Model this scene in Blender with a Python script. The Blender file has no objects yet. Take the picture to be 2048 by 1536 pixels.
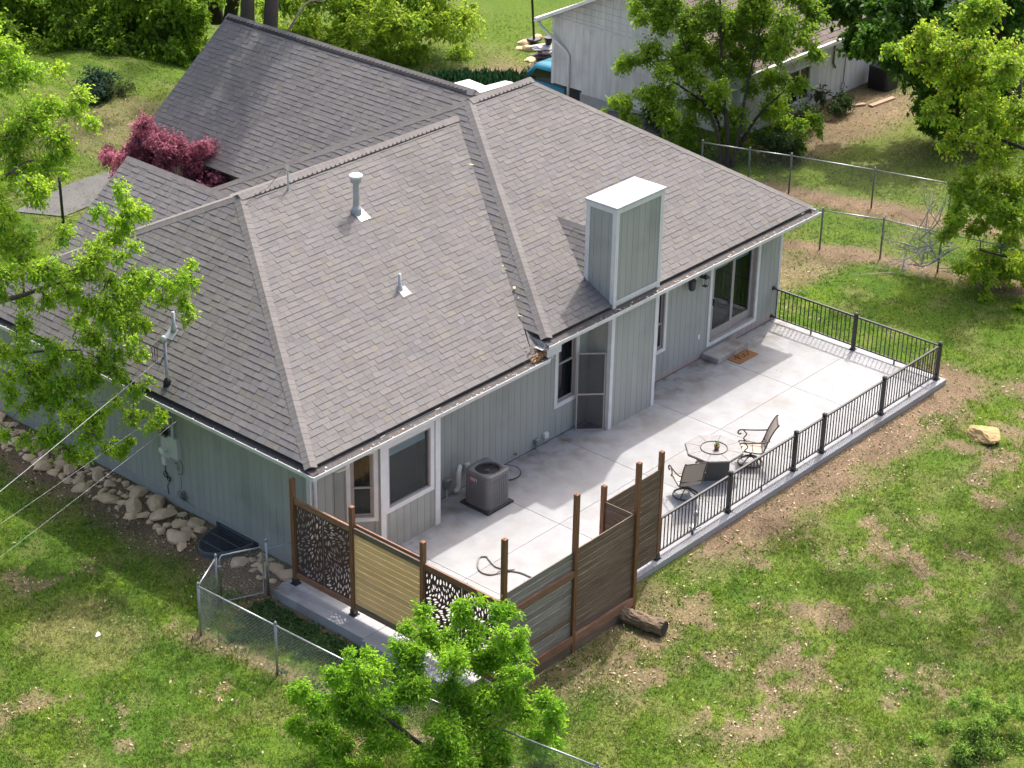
import bpy, bmesh, math, random
import numpy as np
from mathutils import Vector, Matrix
from mathutils.geometry import tessellate_polygon
random.seed(7); RNG = np.random.default_rng(11)
S = bpy.context.scene
COL = S.collection

# ------------------------------------------------------------------ camera
F = 4109.07; PITCH = .4750546; YAW = .8572636; ROLL = .0179102
CAM = np.array((-23.9557, -25.9671, 22.3286))
_cp, _sp, _cy, _sy = math.cos(PITCH), math.sin(PITCH), math.cos(YAW), math.sin(YAW)
_f = np.array((_sy*_cp, _cy*_cp, -_sp)); _r0 = np.array((_cy, -_sy, 0.)); _u0 = np.cross(_r0, _f)
_r = _r0*math.cos(ROLL) + _u0*math.sin(ROLL); _u = _u0*math.cos(ROLL) - _r0*math.sin(ROLL)
def proj(P):
    """world points (n,3) -> photo pixels and depth"""
    d = np.asarray(P, float) - CAM; z = d @ _f
    return 1024 + F*(d @ _r)/z, 768 - F*(d @ _u)/z, z
def ray(u, v): return _f + _r*((u-1024)/F) + _u*((768-v)/F)
def at(u, v, depth): return CAM + ray(u, v)*depth
def on(u, v, axis, val):
    d = ray(u, v); return CAM + d*((val-CAM[axis])/d[axis])
def depth_of(p): return float((np.asarray(p, float)-CAM) @ _f)

cam = bpy.data.cameras.new('camera'); cam.sensor_width = 36; cam.lens = F/2048*36
cam.clip_start = .5; cam.clip_end = 3000
co = bpy.data.objects.new('camera', cam); COL.objects.link(co)
M = Matrix((( _r[0], _u[0], -_f[0], CAM[0]), (_r[1], _u[1], -_f[1], CAM[1]), (_r[2], _u[2], -_f[2], CAM[2]), (0,0,0,1)))
co.matrix_world = M; S.camera = co

# ------------------------------------------------------------------ sky, sun, exposure
SUN = Vector((.652, .255, 1.0)).normalized()
w = bpy.data.worlds.new('World'); S.world = w; w.use_nodes = True
nt = w.node_tree; bg = nt.nodes['Background']
sky = nt.nodes.new('ShaderNodeTexSky'); sky.sky_type = 'NISHITA'; sky.sun_disc = False
sky.sun_elevation = math.asin(SUN.z); sky.sun_rotation = math.atan2(SUN.x, SUN.y)
sky.air_density = .8; sky.dust_density = 7.0; sky.ozone_density = 1.0
nt.links.new(sky.outputs[0], bg.inputs[0]); bg.inputs[1].default_value = .15
sun = bpy.data.lights.new('sun', 'SUN'); sun.energy = 2.0; sun.angle = math.radians(.9); sun.color = (1, .965, .915)
so = bpy.data.objects.new('sun', sun); COL.objects.link(so); so.location = (30, 12, 45)
so.rotation_euler = SUN.to_track_quat('Z', 'Y').to_euler()
vs = S.view_settings; vs.view_transform = 'Standard'; vs.look = 'None'; vs.gamma = 1; vs.exposure = 1.18
vs.use_curve_mapping = False

# ------------------------------------------------------------------ materials
MATS = {}
def mat(name, c1, c2=None, scale=6., rough=.8, bump=0., bscale=40., attr=False, rnd=0., stretch=None, metal=0., spec=.4, detail=4., dirt=None, dirtscale=1.2, contrast=(.3,.7)):
    m = bpy.data.materials.new(name); m.use_nodes = True; n = m.node_tree.nodes; l = m.node_tree.links
    b = n['Principled BSDF']; b.inputs['Roughness'].default_value = rough; b.inputs['Metallic'].default_value = metal
    b.inputs['Specular IOR Level'].default_value = spec
    tc = n.new('ShaderNodeTexCoord'); vec = tc.outputs['Object']
    if stretch:
        mp = n.new('ShaderNodeMapping'); mp.inputs['Scale'].default_value = stretch; l.new(vec, mp.inputs[0]); vec = mp.outputs[0]
        oi0 = n.new('ShaderNodeObjectInfo'); va = n.new('ShaderNodeVectorMath'); va.operation = 'MULTIPLY_ADD'
        va.inputs[1].default_value = (37, 53, 71); l.new(oi0.outputs['Random'], va.inputs[0]); l.new(vec, va.inputs[2]); vec = va.outputs[0]
    c2 = c2 or tuple(x*.8 for x in c1)
    nz = n.new('ShaderNodeTexNoise'); nz.inputs['Scale'].default_value = scale; nz.inputs['Detail'].default_value = detail; l.new(vec, nz.inputs['Vector'])
    mr = n.new('ShaderNodeMapRange'); mr.inputs[1].default_value = contrast[0]; mr.inputs[2].default_value = contrast[1]; l.new(nz.outputs['Fac'], mr.inputs[0])
    mx = n.new('ShaderNodeMix'); mx.data_type = 'RGBA'; mx.inputs[6].default_value = (*c1, 1); mx.inputs[7].default_value = (*c2, 1)
    l.new(mr.outputs[0], mx.inputs[0]); out = mx.outputs[2]
    if dirt:
        n2 = n.new('ShaderNodeTexNoise'); n2.inputs['Scale'].default_value = dirtscale; n2.inputs['Detail'].default_value = 6; ge = n.new('ShaderNodeNewGeometry'); l.new(ge.outputs['Position'], n2.inputs['Vector'])
        r2 = n.new('ShaderNodeMapRange'); r2.inputs[1].default_value = .52; r2.inputs[2].default_value = .75; r2.inputs[4].default_value = dirt[3]; l.new(n2.outputs['Fac'], r2.inputs[0])
        m2 = n.new('ShaderNodeMix'); m2.data_type = 'RGBA'; m2.inputs[7].default_value = (*dirt[:3], 1); l.new(r2.outputs[0], m2.inputs[0]); l.new(out, m2.inputs[6]); out = m2.outputs[2]
    if attr:
        a = n.new('ShaderNodeAttribute'); a.attribute_name = 'Col'
        m3 = n.new('ShaderNodeMix'); m3.data_type = 'RGBA'; m3.blend_type = 'MULTIPLY'; m3.inputs[0].default_value = 1
        l.new(out, m3.inputs[6]); l.new(a.outputs['Color'], m3.inputs[7]); out = m3.outputs[2]
    if rnd:
        oi = n.new('ShaderNodeObjectInfo'); r3 = n.new('ShaderNodeMapRange'); r3.inputs[3].default_value = 1-rnd; r3.inputs[4].default_value = 1+rnd; l.new(oi.outputs['Random'], r3.inputs[0])
        hs = n.new('ShaderNodeHueSaturation'); l.new(r3.outputs[0], hs.inputs['Value']); l.new(out, hs.inputs['Color']); out = hs.outputs[0]
    l.new(out, b.inputs['Base Color'])
    if bump:
        nb = n.new('ShaderNodeTexNoise'); nb.inputs['Scale'].default_value = bscale; nb.inputs['Detail'].default_value = 5; l.new(vec, nb.inputs['Vector'])
        bp = n.new('ShaderNodeBump'); bp.inputs['Strength'].default_value = bump; bp.inputs['Distance'].default_value = .02; l.new(nb.outputs['Fac'], bp.inputs['Height']); l.new(bp.outputs[0], b.inputs['Normal'])
    MATS[name] = m; return m
def leafmat(name, tint=(1,1,1), trans=.45, rough=.5):
    m = bpy.data.materials.new(name); m.use_nodes = True; n = m.node_tree.nodes; l = m.node_tree.links
    b = n['Principled BSDF']; b.inputs['Roughness'].default_value = rough; b.inputs['Specular IOR Level'].default_value = .35
    a = n.new('ShaderNodeAttribute'); a.attribute_name = 'Col'
    mm = n.new('ShaderNodeMix'); mm.data_type = 'RGBA'; mm.blend_type = 'MULTIPLY'; mm.inputs[0].default_value = 1; mm.inputs[7].default_value = (*tint, 1)
    l.new(a.outputs['Color'], mm.inputs[6]); l.new(mm.outputs[2], b.inputs['Base Color'])
    t = n.new('ShaderNodeBsdfTranslucent'); l.new(mm.outputs[2], t.inputs[0]); ms = n.new('ShaderNodeMixShader'); ms.inputs[0].default_value = trans
    l.new(b.outputs[0], ms.inputs[1]); l.new(t.outputs[0], ms.inputs[2]); l.new(ms.outputs[0], n['Material Output'].inputs[0])
    MATS[name] = m; return m
def glassmat(name, tint=(.9,.95,.95), refl=.10):
    m = bpy.data.materials.new(name); m.use_nodes = True; n = m.node_tree.nodes; l = m.node_tree.links
    n.remove(n['Principled BSDF']); t = n.new('ShaderNodeBsdfTransparent'); t.inputs[0].default_value = (*tint, 1)
    g = n.new('ShaderNodeBsdfGlossy'); g.inputs['Roughness'].default_value = .03
    fr = n.new('ShaderNodeLayerWeight'); fr.inputs[0].default_value = .5; pw = n.new('ShaderNodeMath'); pw.operation = 'POWER'; pw.inputs[1].default_value = 4.; l.new(fr.outputs['Facing'], pw.inputs[0])
    mr = n.new('ShaderNodeMapRange'); mr.inputs[3].default_value = refl; mr.inputs[4].default_value = .6; l.new(pw.outputs[0], mr.inputs[0])
    ms = n.new('ShaderNodeMixShader'); l.new(mr.outputs[0], ms.inputs[0]); l.new(t.outputs[0], ms.inputs[1]); l.new(g.outputs[0], ms.inputs[2])
    l.new(ms.outputs[0], n['Material Output'].inputs[0]); MATS[name] = m; return m

mat('shingle', (.190,.180,.175), (.150,.142,.138), 55, .95, .35, 160, attr=True, spec=.15, dirt=(.115,.108,.104,.45), dirtscale=.45)
mat('deck', (.17,.155,.15), (.13,.12,.115), 30, .95)
mat('vent_dark', (.02,.018,.02), rough=.9)
mat('siding', (.365,.375,.345), (.335,.345,.317), 3, .75, .12, 60, rnd=.035, stretch=(1,1,.15), dirt=(.20,.215,.195,.5), dirtscale=.8)
mat('foundation', (.335,.345,.317), (.295,.305,.28), 5, .85, .2, 40)
mat('trim', (.70,.70,.70), (.62,.62,.62), 4, .6, .05, 30)
mat('chimney_cap', (.52,.53,.55), (.47,.48,.50), 4, .5, dirt=(.40,.39,.37,.5), dirtscale=2.)
mat('gutter', (.72,.72,.72), (.62,.62,.61), 5, .5)
mat('gutter_guard', (.085,.078,.078), (.05,.045,.045), 12, .8, dirt=(.12,.09,.06,.6), dirtscale=3)
mat('frame_taupe', (.36,.325,.30), (.31,.28,.26), 6, .55)
mat('soffit', (.50,.53,.51), (.45,.48,.46), 4, .8)
mat('interior', (.05,.055,.06), rough=.9)
mat('curtain', (.09,.08,.04), (.05,.045,.025), 7, .9, stretch=(6,6,.5))
mat('blind', (.55,.60,.60), (.48,.52,.53), 3, .7)
mat('fiber_base', (.45,.37,.33), (.37,.30,.27), 9, .85, rnd=.05)
glassmat('glass', (.72,.78,.80), .018); glassmat('glass_clear', (.85,.9,.9), .06)
mat('concrete', (.35,.353,.36), (.295,.298,.304), 3.2, .85, .12, 70, rnd=.03, dirt=(.22,.195,.16,.45), dirtscale=.9, detail=9.)
mat('concrete_old', (.42,.41,.38), (.34,.33,.31), 3, .9, .15, 50, dirt=(.17,.12,.08,.9), dirtscale=1.6)
mat('driveway', (.13,.125,.12), (.10,.097,.094), 1.5, .9, .1, 40)
mat('post_wood', (.27,.125,.06), (.14,.062,.03), 3, .6, .25, 12, rnd=.14, stretch=(14,14,1))
mat('post_top', (.33,.15,.085), (.25,.11,.06), 6, .7)
mat('slat_brown', (.205,.145,.10), (.10,.07,.05), 2.2, .75, .3, 10, rnd=.17, stretch=(1,1,16))
mat('slat_grey', (.29,.262,.228), (.16,.142,.122), 2.2, .8, .3, 10, rnd=.16, stretch=(1,1,16))
mat('rail_wood', (.29,.15,.09), (.16,.082,.052), 2.5, .65, .25, 10, rnd=.12, stretch=(1.5,1.5,16))
mat('slat_pine', (.90,.62,.30), (.74,.47,.20), 2.2, .6, .15, 10, rnd=.10, stretch=(16,1,16))
mat('screen_metal', (.095,.050,.040), (.078,.040,.033), 5, .55)
mat('black_metal', (.022,.022,.026), (.03,.03,.034), 5, .38, spec=.5)
mat('ac_paint', (.165,.165,.17), (.14,.14,.145), 8, .5)
mat('ac_dark', (.03,.03,.036), rough=.5)
mat('ac_pad', (.035,.034,.033), (.05,.048,.046), 9, .9)
mat('badge_red', (.55,.04,.05), rough=.4); mat('white_plastic', (.78,.78,.76), rough=.45)
mat('galv_dark', (.13,.14,.145), (.10,.105,.11), 8, .6)
mat('grey_metal', (.38,.385,.39), (.32,.325,.33), 6, .4, metal=.6)
mat('galvanized', (.42,.44,.46), (.30,.315,.33), 8, .42, metal=.75)
mat('pvc', (.55,.57,.54), (.50,.52,.49), 6, .5)
mat('lead', (.50,.51,.53), (.40,.41,.43), 8, .45, metal=.4)
mat('rubber', (.02,.02,.022), rough=.6)
mat('hose', (.25,.25,.235), (.21,.21,.20), 20, .6)
mat('wire', (.40,.40,.41), rough=.5); mat('wire_dark', (.10,.10,.10), rough=.6)
mat('coir', (.30,.145,.055), (.22,.10,.038), 90, .95, .4, 200)
mat('black_print', (.015,.012,.01), rough=.9)
mat('sling', (.46,.40,.335), (.40,.345,.29), 60, .85, .2, 120)
mat('chair_frame', (.085,.068,.060), (.06,.05,.045), 12, .42, spec=.5)
mat('table_top', (.235,.23,.23), (.18,.178,.178), 7, .55, .15, 60)
mat('table_base', (.13,.125,.115), (.095,.09,.085), 30, .8, .3, 90)
mat('terracotta', (.40,.16,.08), (.33,.13,.065), 12, .8)
mat('bark', (.13,.105,.085), (.07,.056,.046), 9, .95, .8, 25, stretch=(2.5,2.5,.6))
mat('bark_dark', (.05,.04,.033), (.025,.021,.018), 9, .95, .8, 25, stretch=(2.5,2.5,.6))
mat('twig', (.16,.12,.085), (.11,.085,.06), 9, .9)
mat('dead_twig', (.38,.36,.34), (.28,.26,.245), 9, .9)
mat('rock', (.70,.52,.33), (.52,.37,.23), 3.5, .92, .6, 22, rnd=.13, dirt=(.42,.32,.21,.5), dirtscale=4)
mat('boulder', (.52,.37,.17), (.36,.24,.11), 5, .92, .8, 18, dirt=(.27,.20,.12,.7), dirtscale=6)
mat('log_bark', (.27,.20,.13), (.11,.08,.052), 6, .95, 1., 14, stretch=(3,.8,3)); mat('log_end', (.022,.02,.018), (.05,.045,.04), 9, .95, .5, 30)
mat('nbr_siding', (.66,.66,.66), (.52,.52,.515), 2.2, .8, .1, 30, stretch=(3,3,.35), dirt=(.38,.37,.34,.8), dirtscale=.9, rnd=.03)
mat('nbr_found', (.40,.42,.42), (.34,.355,.355), 3, .9)
mat('teal_paint', (.012,.20,.30), (.012,.19,.285), 2, .22, spec=.6); mat('white_paint', (.80,.80,.80), (.77,.77,.77), 2, .25, spec=.6)
mat('car_glass', (.012,.013,.014), rough=.08, spec=.7); mat('red_lens', (.5,.012,.012), rough=.2); mat('tyre', (.02,.02,.02), rough=.85)
mat('plank', (.42,.29,.20), (.33,.22,.15), 4, .85, .2, 15, stretch=(2,8,8))
mat('bag', (.20,.14,.15), (.09,.06,.07), 9, .45); mat('plastic_wrap', (.55,.53,.55), (.42,.40,.42), 6, .25)
mat('litter', (1,1,1), (.8,.8,.8), 8, .95, attr=True, spec=.1)
leafmat('leaf', trans=.58); leafmat('grass', trans=.35, rough=.75)

# grime washed down along the wall side of the slab
cm = MATS['concrete'].node_tree; cn, cl_ = cm.nodes, cm.links; bs = cn['Principled BSDF']; src = bs.inputs['Base Color'].links[0].from_socket
gp = cn.new('ShaderNodeNewGeometry'); sx = cn.new('ShaderNodeSeparateXYZ'); cl_.new(gp.outputs['Position'], sx.inputs[0])
m1 = cn.new('ShaderNodeMapRange'); m1.inputs[1].default_value = -1.5; m1.inputs[2].default_value = -.05; cl_.new(sx.outputs['Y'], m1.inputs[0])
sn = cn.new('ShaderNodeTexNoise'); sn.inputs['Scale'].default_value = 2.4; sn.inputs['Detail'].default_value = 8; cl_.new(gp.outputs['Position'], sn.inputs['Vector'])
m2 = cn.new('ShaderNodeMapRange'); m2.inputs[1].default_value = .45; m2.inputs[2].default_value = .68; cl_.new(sn.outputs['Fac'], m2.inputs[0])
mu = cn.new('ShaderNodeMath'); mu.operation = 'MULTIPLY'; cl_.new(m1.outputs[0], mu.inputs[0]); cl_.new(m2.outputs[0], mu.inputs[1])
mc = cn.new('ShaderNodeMix'); mc.data_type = 'RGBA'; mc.inputs[7].default_value = (.15,.115,.08,1); cl_.new(mu.outputs[0], mc.inputs[0]); cl_.new(src, mc.inputs[6]); cl_.new(mc.outputs[2], bs.inputs['Base Color'])
# ground: colour of the soil / turf comes from a vertex colour (cover), broken up by fine noise
def groundmat():
    m = bpy.data.materials.new('lawn'); m.use_nodes = True; n = m.node_tree.nodes; l = m.node_tree.links; b = n['Principled BSDF']
    b.inputs['Roughness'].default_value = .95; b.inputs['Specular IOR Level'].default_value = .1
    a = n.new('ShaderNodeAttribute'); a.attribute_name = 'Col'; tc = n.new('ShaderNodeTexCoord')
    def nz(s, d): 
        q = n.new('ShaderNodeTexNoise'); q.inputs['Scale'].default_value = s; q.inputs['Detail'].default_value = d; l.new(tc.outputs['Object'], q.inputs['Vector']); return q
    n1 = nz(22, 10); mr = n.new('ShaderNodeMapRange'); mr.inputs[1].default_value = .3; mr.inputs[2].default_value = .72; mr.inputs[3].default_value = .45; mr.inputs[4].default_value = 1.5; l.new(n1.outputs['Fac'], mr.inputs[0])
    hs = n.new('ShaderNodeHueSaturation'); l.new(a.outputs['Color'], hs.inputs['Color']); l.new(mr.outputs[0], hs.inputs['Value'])
    l.new(hs.outputs[0], b.inputs['Base Color'])
    n2 = nz(30, 6); bp = n.new('ShaderNodeBump'); bp.inputs['Strength'].default_value = .6; bp.inputs['Distance'].default_value = .03; l.new(n2.outputs['Fac'], bp.inputs['Height']); l.new(bp.outputs[0], b.inputs['Normal'])
    MATS['lawn'] = m
groundmat()

# ------------------------------------------------------------------ object helpers
W = {}                                            # world position of every object
def put(o, name, c, parent):
    COL.objects.link(o); c = Vector(c)
    if parent is not None: o.parent = parent; o.location = c - W[parent.name]
    else: o.location = c
    W[o.name] = c; return o
def tag(o, label, cat, group=None, kind=None):
    o['label'] = label; o['category'] = cat
    if group: o['group'] = group
    if kind: o['kind'] = kind
    return o
def thing(name, label, cat, loc=(0,0,0), group=None):
    return tag(put(bpy.data.objects.new(name, None), name, loc, None), label, cat, group)
def setcol(me, cols):
    at_ = me.color_attributes.new('Col', 'FLOAT_COLOR', 'POINT')
    c = np.ones((len(me.vertices), 4), np.float32); c[:, :3] = cols; at_.data.foreach_set('color', c.ravel())
def mk(name, V, Fc, m, parent=None, smooth=False, col=None, origin=None):
    V = np.asarray(V, float)
    c = np.asarray(origin, float) if origin is not None else (V.min(0)+V.max(0))/2
    me = bpy.data.meshes.new(name); me.from_pydata((V-c).tolist(), [], Fc); me.update()
    me.materials.append(MATS[m])
    if smooth: me.polygons.foreach_set('use_smooth', [True]*len(me.polygons))
    if col is not None: setcol(me, col)
    return put(bpy.data.objects.new(name, me), name, c, parent)
def npmesh(name, V, Fc, m, parent=None, col=None, smooth=False, origin=None):
    """fast mesh from arrays, faces all with k corners"""
    V = np.asarray(V, np.float32); Fc = np.asarray(Fc, np.int32); k = Fc.shape[1]
    c = np.asarray(origin, float) if origin is not None else (V.min(0)+V.max(0))/2.
    me = bpy.data.meshes.new(name); me.vertices.add(len(V)); me.vertices.foreach_set('co', (V-c).astype(np.float32).ravel())
    me.loops.add(Fc.size); me.loops.foreach_set('vertex_index', Fc.ravel())
    me.polygons.add(len(Fc)); me.polygons.foreach_set('loop_start', np.arange(0, Fc.size, k, dtype=np.int32)); me.polygons.foreach_set('loop_total', np.full(len(Fc), k, np.int32))
    if smooth: me.polygons.foreach_set('use_smooth', np.ones(len(Fc), bool))
    me.update(calc_edges=True); me.materials.append(MATS[m])
    if col is not None: setcol(me, col)
    return put(bpy.data.objects.new(name, me), name, c, parent)
def inst(name, me, loc, parent, rz=0):
    o = bpy.data.objects.new(name, me); put(o, name, loc, parent); o.rotation_euler = (0, 0, rz); return o

class MB:
    """collects boxes, tubes, prisms into one mesh"""
    def __init__(s): s.v = []; s.f = []
    def add(s, V, Fc):
        k = len(s.v); s.v += [tuple(map(float, p)) for p in V]; s.f += [tuple(i+k for i in q) for q in Fc]; return s
    def box(s, x0, x1, y0, y1, z0, z1, ch=0.):
        if ch <= 0:
            return s.add([(x0,y0,z0),(x1,y0,z0),(x1,y1,z0),(x0,y1,z0),(x0,y0,z1),(x1,y0,z1),(x1,y1,z1),(x0,y1,z1)],
                         [(0,3,2,1),(4,5,6,7),(0,1,5,4),(1,2,6,5),(2,3,7,6),(3,0,4,7)])
        c = ch; V = []
        for z, e in ((z0, c), (z0+c, 0), (z1-c, 0), (z1, c)):
            V += [(x0+e,y0+e,z),(x1-e,y0+e,z),(x1-e,y1-e,z),(x0+e,y1-e,z)]
        Fc = [(0,3,2,1),(12,13,14,15)]
        for k in range(3):
            for i in range(4): Fc.append((k*4+i, k*4+(i+1)%4, k*4+4+(i+1)%4, k*4+4+i))
        return s.add(V, Fc)
    def lbox(s, O, u, n, a0, a1, b0, b1, z0, z1, ch=0.):
        """box in a wall frame: a along u, b outwards along n, z up"""
        t = MB().box(a0, a1, b0, b1, z0, z1, ch); O = np.asarray(O, float); u = np.asarray(u, float); n = np.asarray(n, float)
        V = [O + u*p[0] + n*p[1] + np.array((0,0,p[2])) for p in t.v]
        flip = np.cross(u, n)[2] < 0
        return s.add(V, [q[::-1] for q in t.f] if flip else t.f)
    def prism(s, ring, z0, z1):
        n = len(ring); V = [(x,y,z0) for x,y in ring]+[(x,y,z1) for x,y in ring]
        return s.add(V, [tuple(range(n))[::-1], tuple(range(n,2*n))]+[(i,(i+1)%n,n+(i+1)%n,n+i) for i in range(n)])
    def tube(s, pts, r, n=8, cap=True):
        P = [np.asarray(p, float) for p in pts]; R = r if hasattr(r, '__len__') else [r]*len(P)
        V = []; prev = None
        for i, p in enumerate(P):
            t = P[min(i+1, len(P)-1)] - P[max(i-1, 0)]; t = t/(np.linalg.norm(t)+1e-9)
            if prev is None:
                a = np.array((0,0,1.)) if abs(t[2]) < .9 else np.array((1.,0,0)); x = np.cross(t, a)
            else: x = prev - t*(prev @ t)
            x /= np.linalg.norm(x)+1e-9; prev = x; y = np.cross(t, x)
            for k in range(n):
                a = 2*math.pi*k/n; V.append(p + (x*math.cos(a)+y*math.sin(a))*R[i])
        Fc = [(i*n+k, i*n+(k+1)%n, (i+1)*n+(k+1)%n, (i+1)*n+k) for i in range(len(P)-1) for k in range(n)]
        if cap: Fc += [tuple(range(n))[::-1], tuple(range((len(P)-1)*n, len(P)*n))]
        return s.add(V, Fc)
    def cyl(s, x, y, z0, z1, r0, r1=None, n=16): return s.tube([(x,y,z0),(x,y,z1)], [r0, r0 if r1 is None else r1], n)
    def lathe(s, x, y, prof, n=20):
        V = [(x+r*math.cos(2*math.pi*k/n), y+r*math.sin(2*math.pi*k/n), z) for r, z in prof for k in range(n)]
        m_ = len(prof); Fc = [(i*n+k, i*n+(k+1)%n, (i+1)*n+(k+1)%n, (i+1)*n+k) for i in range(m_-1) for k in range(n)]
        Fc += [tuple(range(n))[::-1], tuple(range((m_-1)*n, m_*n))]
        return s.add(V, Fc)
    def ob(s, name, m, parent=None, smooth=False, **k): return mk(name, s.v, s.f, m, parent, smooth, **k)

def noise2(x, y, seed=0):
    """value noise in [0,1]"""
    x = np.asarray(x, float); y = np.asarray(y, float); xi = np.floor(x).astype(np.int64); yi = np.floor(y).astype(np.int64); fx = x-xi; fy = y-yi
    fx = fx*fx*(3-2*fx); fy = fy*fy*(3-2*fy)
    def h(a, b):
        q = (a*374761393 + b*668265263 + seed*974711) & 0xffffffff; q = ((q ^ (q >> 13))*1274126177) & 0xffffffff; return ((q ^ (q >> 16)) & 0xffff)/65535.
    return (h(xi,yi)*(1-fx)+h(xi+1,yi)*fx)*(1-fy)+(h(xi,yi+1)*(1-fx)+h(xi+1,yi+1)*fx)*fy
def fbm(x, y, s, seed=0, o=4):
    t = 0; a = 1; k = 0
    for i in range(o): t = t + a*noise2(x*s+i*17.3, y*s-i*9.1, seed+i); k += a; a *= .55; s *= 2.03
    return t/k
def sstep(a, b, x): t = np.clip((x-a)/(b-a), 0, 1); return t*t*(3-2*t)
def gz(x, y):
    """ground height"""
    x = np.asarray(x, float); y = np.asarray(y, float)
    return -.135 - .09*sstep(1.5, -1.0, x) - .95*sstep(18, 22, x)*sstep(11, 18, y) - .22*sstep(17, 25, x)*sstep(-2, 8, y)
# ------------------------------------------------------------------ ground
def segd(x, y, a, b):
    ax, ay = a; dx, dy = b[0]-ax, b[1]-ay; t = np.clip(((x-ax)*dx+(y-ay)*dy)/(dx*dx+dy*dy), 0, 1)
    return np.hypot(x-ax-t*dx, y-ay-t*dy)
FENCE_N = [(23.3,7.6),(23.75,6.2),(24.15,5.0),(24.7,2.5),(25.15,.25),(25.8,-3.2)]        # neighbour's line
FENCE_R = [(20.5,3.6),(21.05,1.85),(21.6,.25),(21.85,-1.4),(22.2,-3.0),(22.9,-6)]                    # this yard's line
def bands(x, y):
    n = fbm(x, y, .9, 3); rag = .16*(fbm(x, y, 7., 90)-.5)
    d = np.zeros_like(x)
    e = sstep(1.35, .25, np.abs(y+5.4-.35*(n-.5)) + 1.0*(n-.33))*sstep(4.6, 6.5, x)*sstep(17.6, 16, x); d = np.maximum(d, e*1.15)   # along the patio front
    e = sstep(1.1, .2, np.abs(x-16.7)+.8*(n-.4))*sstep(-6.6, -5.2, y)*sstep(-3.6, -4.6, y); d = np.maximum(d, e)
    for L, wd in ((FENCE_N, .95), (FENCE_R, .8)):
        m = np.min([segd(x, y, a, b) for a, b in zip(L[:-1], L[1:])], 0); d = np.maximum(d, sstep(wd, .2, m + .9*(n-.5)))
    d = np.maximum(d, .8*sstep(1.6, .5, np.hypot((x-19.6)/1.6, y-1.6)+1.5*(n-.5)))
    d = np.maximum(d, sstep(-2.1, -1.1, x + .8*(n-.5))*sstep(.5, -.3, x)*sstep(-3.2, -1.5, y)*sstep(12, 10.5, y))                      # rock edging
    d = np.maximum(d, .75*sstep(.45, .08, segd(x, y, (-2.9, .1), (-1.9, -9)) + .5*(n-.5)))                                              # under chain link
    d = np.maximum(d, .85*sstep(.60, .645, fbm(x, y, 1.25, 21)-.015+rag)*sstep(0, 2, x)*sstep(-5.6, -6.4, y)*sstep(-15, -9, y))                      # bare spots
    d = np.maximum(d, .85*sstep(.605, .645, fbm(x, y, .95, 33)-.02+rag)*sstep(1.2, 3.2, x)*sstep(9, 6, x)*sstep(-5.8, -6.8, y))
    d = np.maximum(d, .75*sstep(.66, .70, fbm(x, y, 1.3, 8)+rag)*sstep(-2.5, -3.2, x))
    d = np.maximum(d, .9*sstep(1.3, .4, np.abs(y+5.95)+1.1*(n-.4))*sstep(-.6, .4, x)*sstep(4.9, 4.0, x)*.8)                           # strip under the timber fence
    d = np.maximum(d, sstep(4.2, 2.6, np.hypot((x-26.2)/1.5, (y-18.6)) + 2*(n-.5)))                                                    # beds far
    d = np.maximum(d, .6*sstep(3.2, 1.8, np.hypot((x-14.0)/1.5, (y-23.5)/.8) + 3*(n-.5)))
    d = np.maximum(d, .9*sstep(2.4, 1., np.abs(y-7.7)+1.4*(n-.5))*sstep(26, 27.5, x)*sstep(36, 34, x))                                 # by neighbour's wall
    return np.clip(d, 0, 1)
def turf(x, y):
    """grass colour (albedo) before dirt"""
    a = .5*fbm(x, y, .35, 5)+.5*fbm(x, y, 1.3, 55); b = fbm(x, y, 3.1, 6); c = fbm(x, y, .12, 9)
    green = np.stack([.100+.05*b, .178+.05*b, .020+.008*b], -1); deep = np.array((.060, .150, .016)); straw = np.array((.29, .26, .11)); lime = np.array((.185,.275,.022))
    t = sstep(.42, .62, a)[..., None]*.5; col = green*(1-t)+deep*t
    t = (sstep(.52, .70, fbm(x, y, 1.4, 14))*.4)[..., None]; col = col*(1-t)+lime*t
    dry = sstep(.5, .68, fbm(x, y, 1.6, 12))*.38 + .55*sstep(1.7, .5, np.hypot(x+4.3, (y-1.9))) + .35*sstep(22, 30, x)*sstep(4, 1, np.abs(y-4)) + .10*sstep(0,2.5,x)*sstep(-6,-8,y)
    t = np.clip(dry, 0, .8)[..., None]*(.5+.7*b[..., None]); t = np.clip(t, 0, .9); col = col*(1-t)+straw*t
    return col
def ground_col(x, y):
    d = bands(x, y)[..., None]; n = fbm(x, y, 2.3, 40)[..., None]
    dirt = np.array((.20,.143,.092))*(.5+.75*n)
    return turf(x, y)*.66*(1-d)+dirt*d
def axis(a, b, step, lo, hi, g):
    c = list(np.arange(a, b, step)); s = step; x = c[0]
    pre = []
    while x > lo: s *= g; x -= s; pre.append(x)
    s = step; x = c[-1]; post = []
    while x < hi: s *= g; x += s; post.append(x)
    return np.array(pre[::-1]+c+post)
WELL = (-.03, 2.24, .95, .52)      # window well: wall x, centre y, depth, half width
def in_well(x, y, g=0.): return ((x-WELL[0])/(WELL[2]+g))**2 + ((y-WELL[1])/(WELL[3]+g))**2 < 1
xs = axis(-11, 24, .14, -700, 900, 1.12); ys = axis(-17, 12, .14, -600, 1000, 1.12)
X, Y = np.meshgrid(xs, ys, indexing='ij'); Zg = gz(X, Y) + .05*(fbm(X, Y, 1.2, 50)-.5)*sstep(60, 40, np.hypot(X, Y))
nx, ny = X.shape; idx = np.arange(nx*ny).reshape(nx, ny)
q = np.stack([idx[:-1,:-1], idx[1:,:-1], idx[1:,1:], idx[:-1,1:]], -1).reshape(-1, 4)
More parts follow.
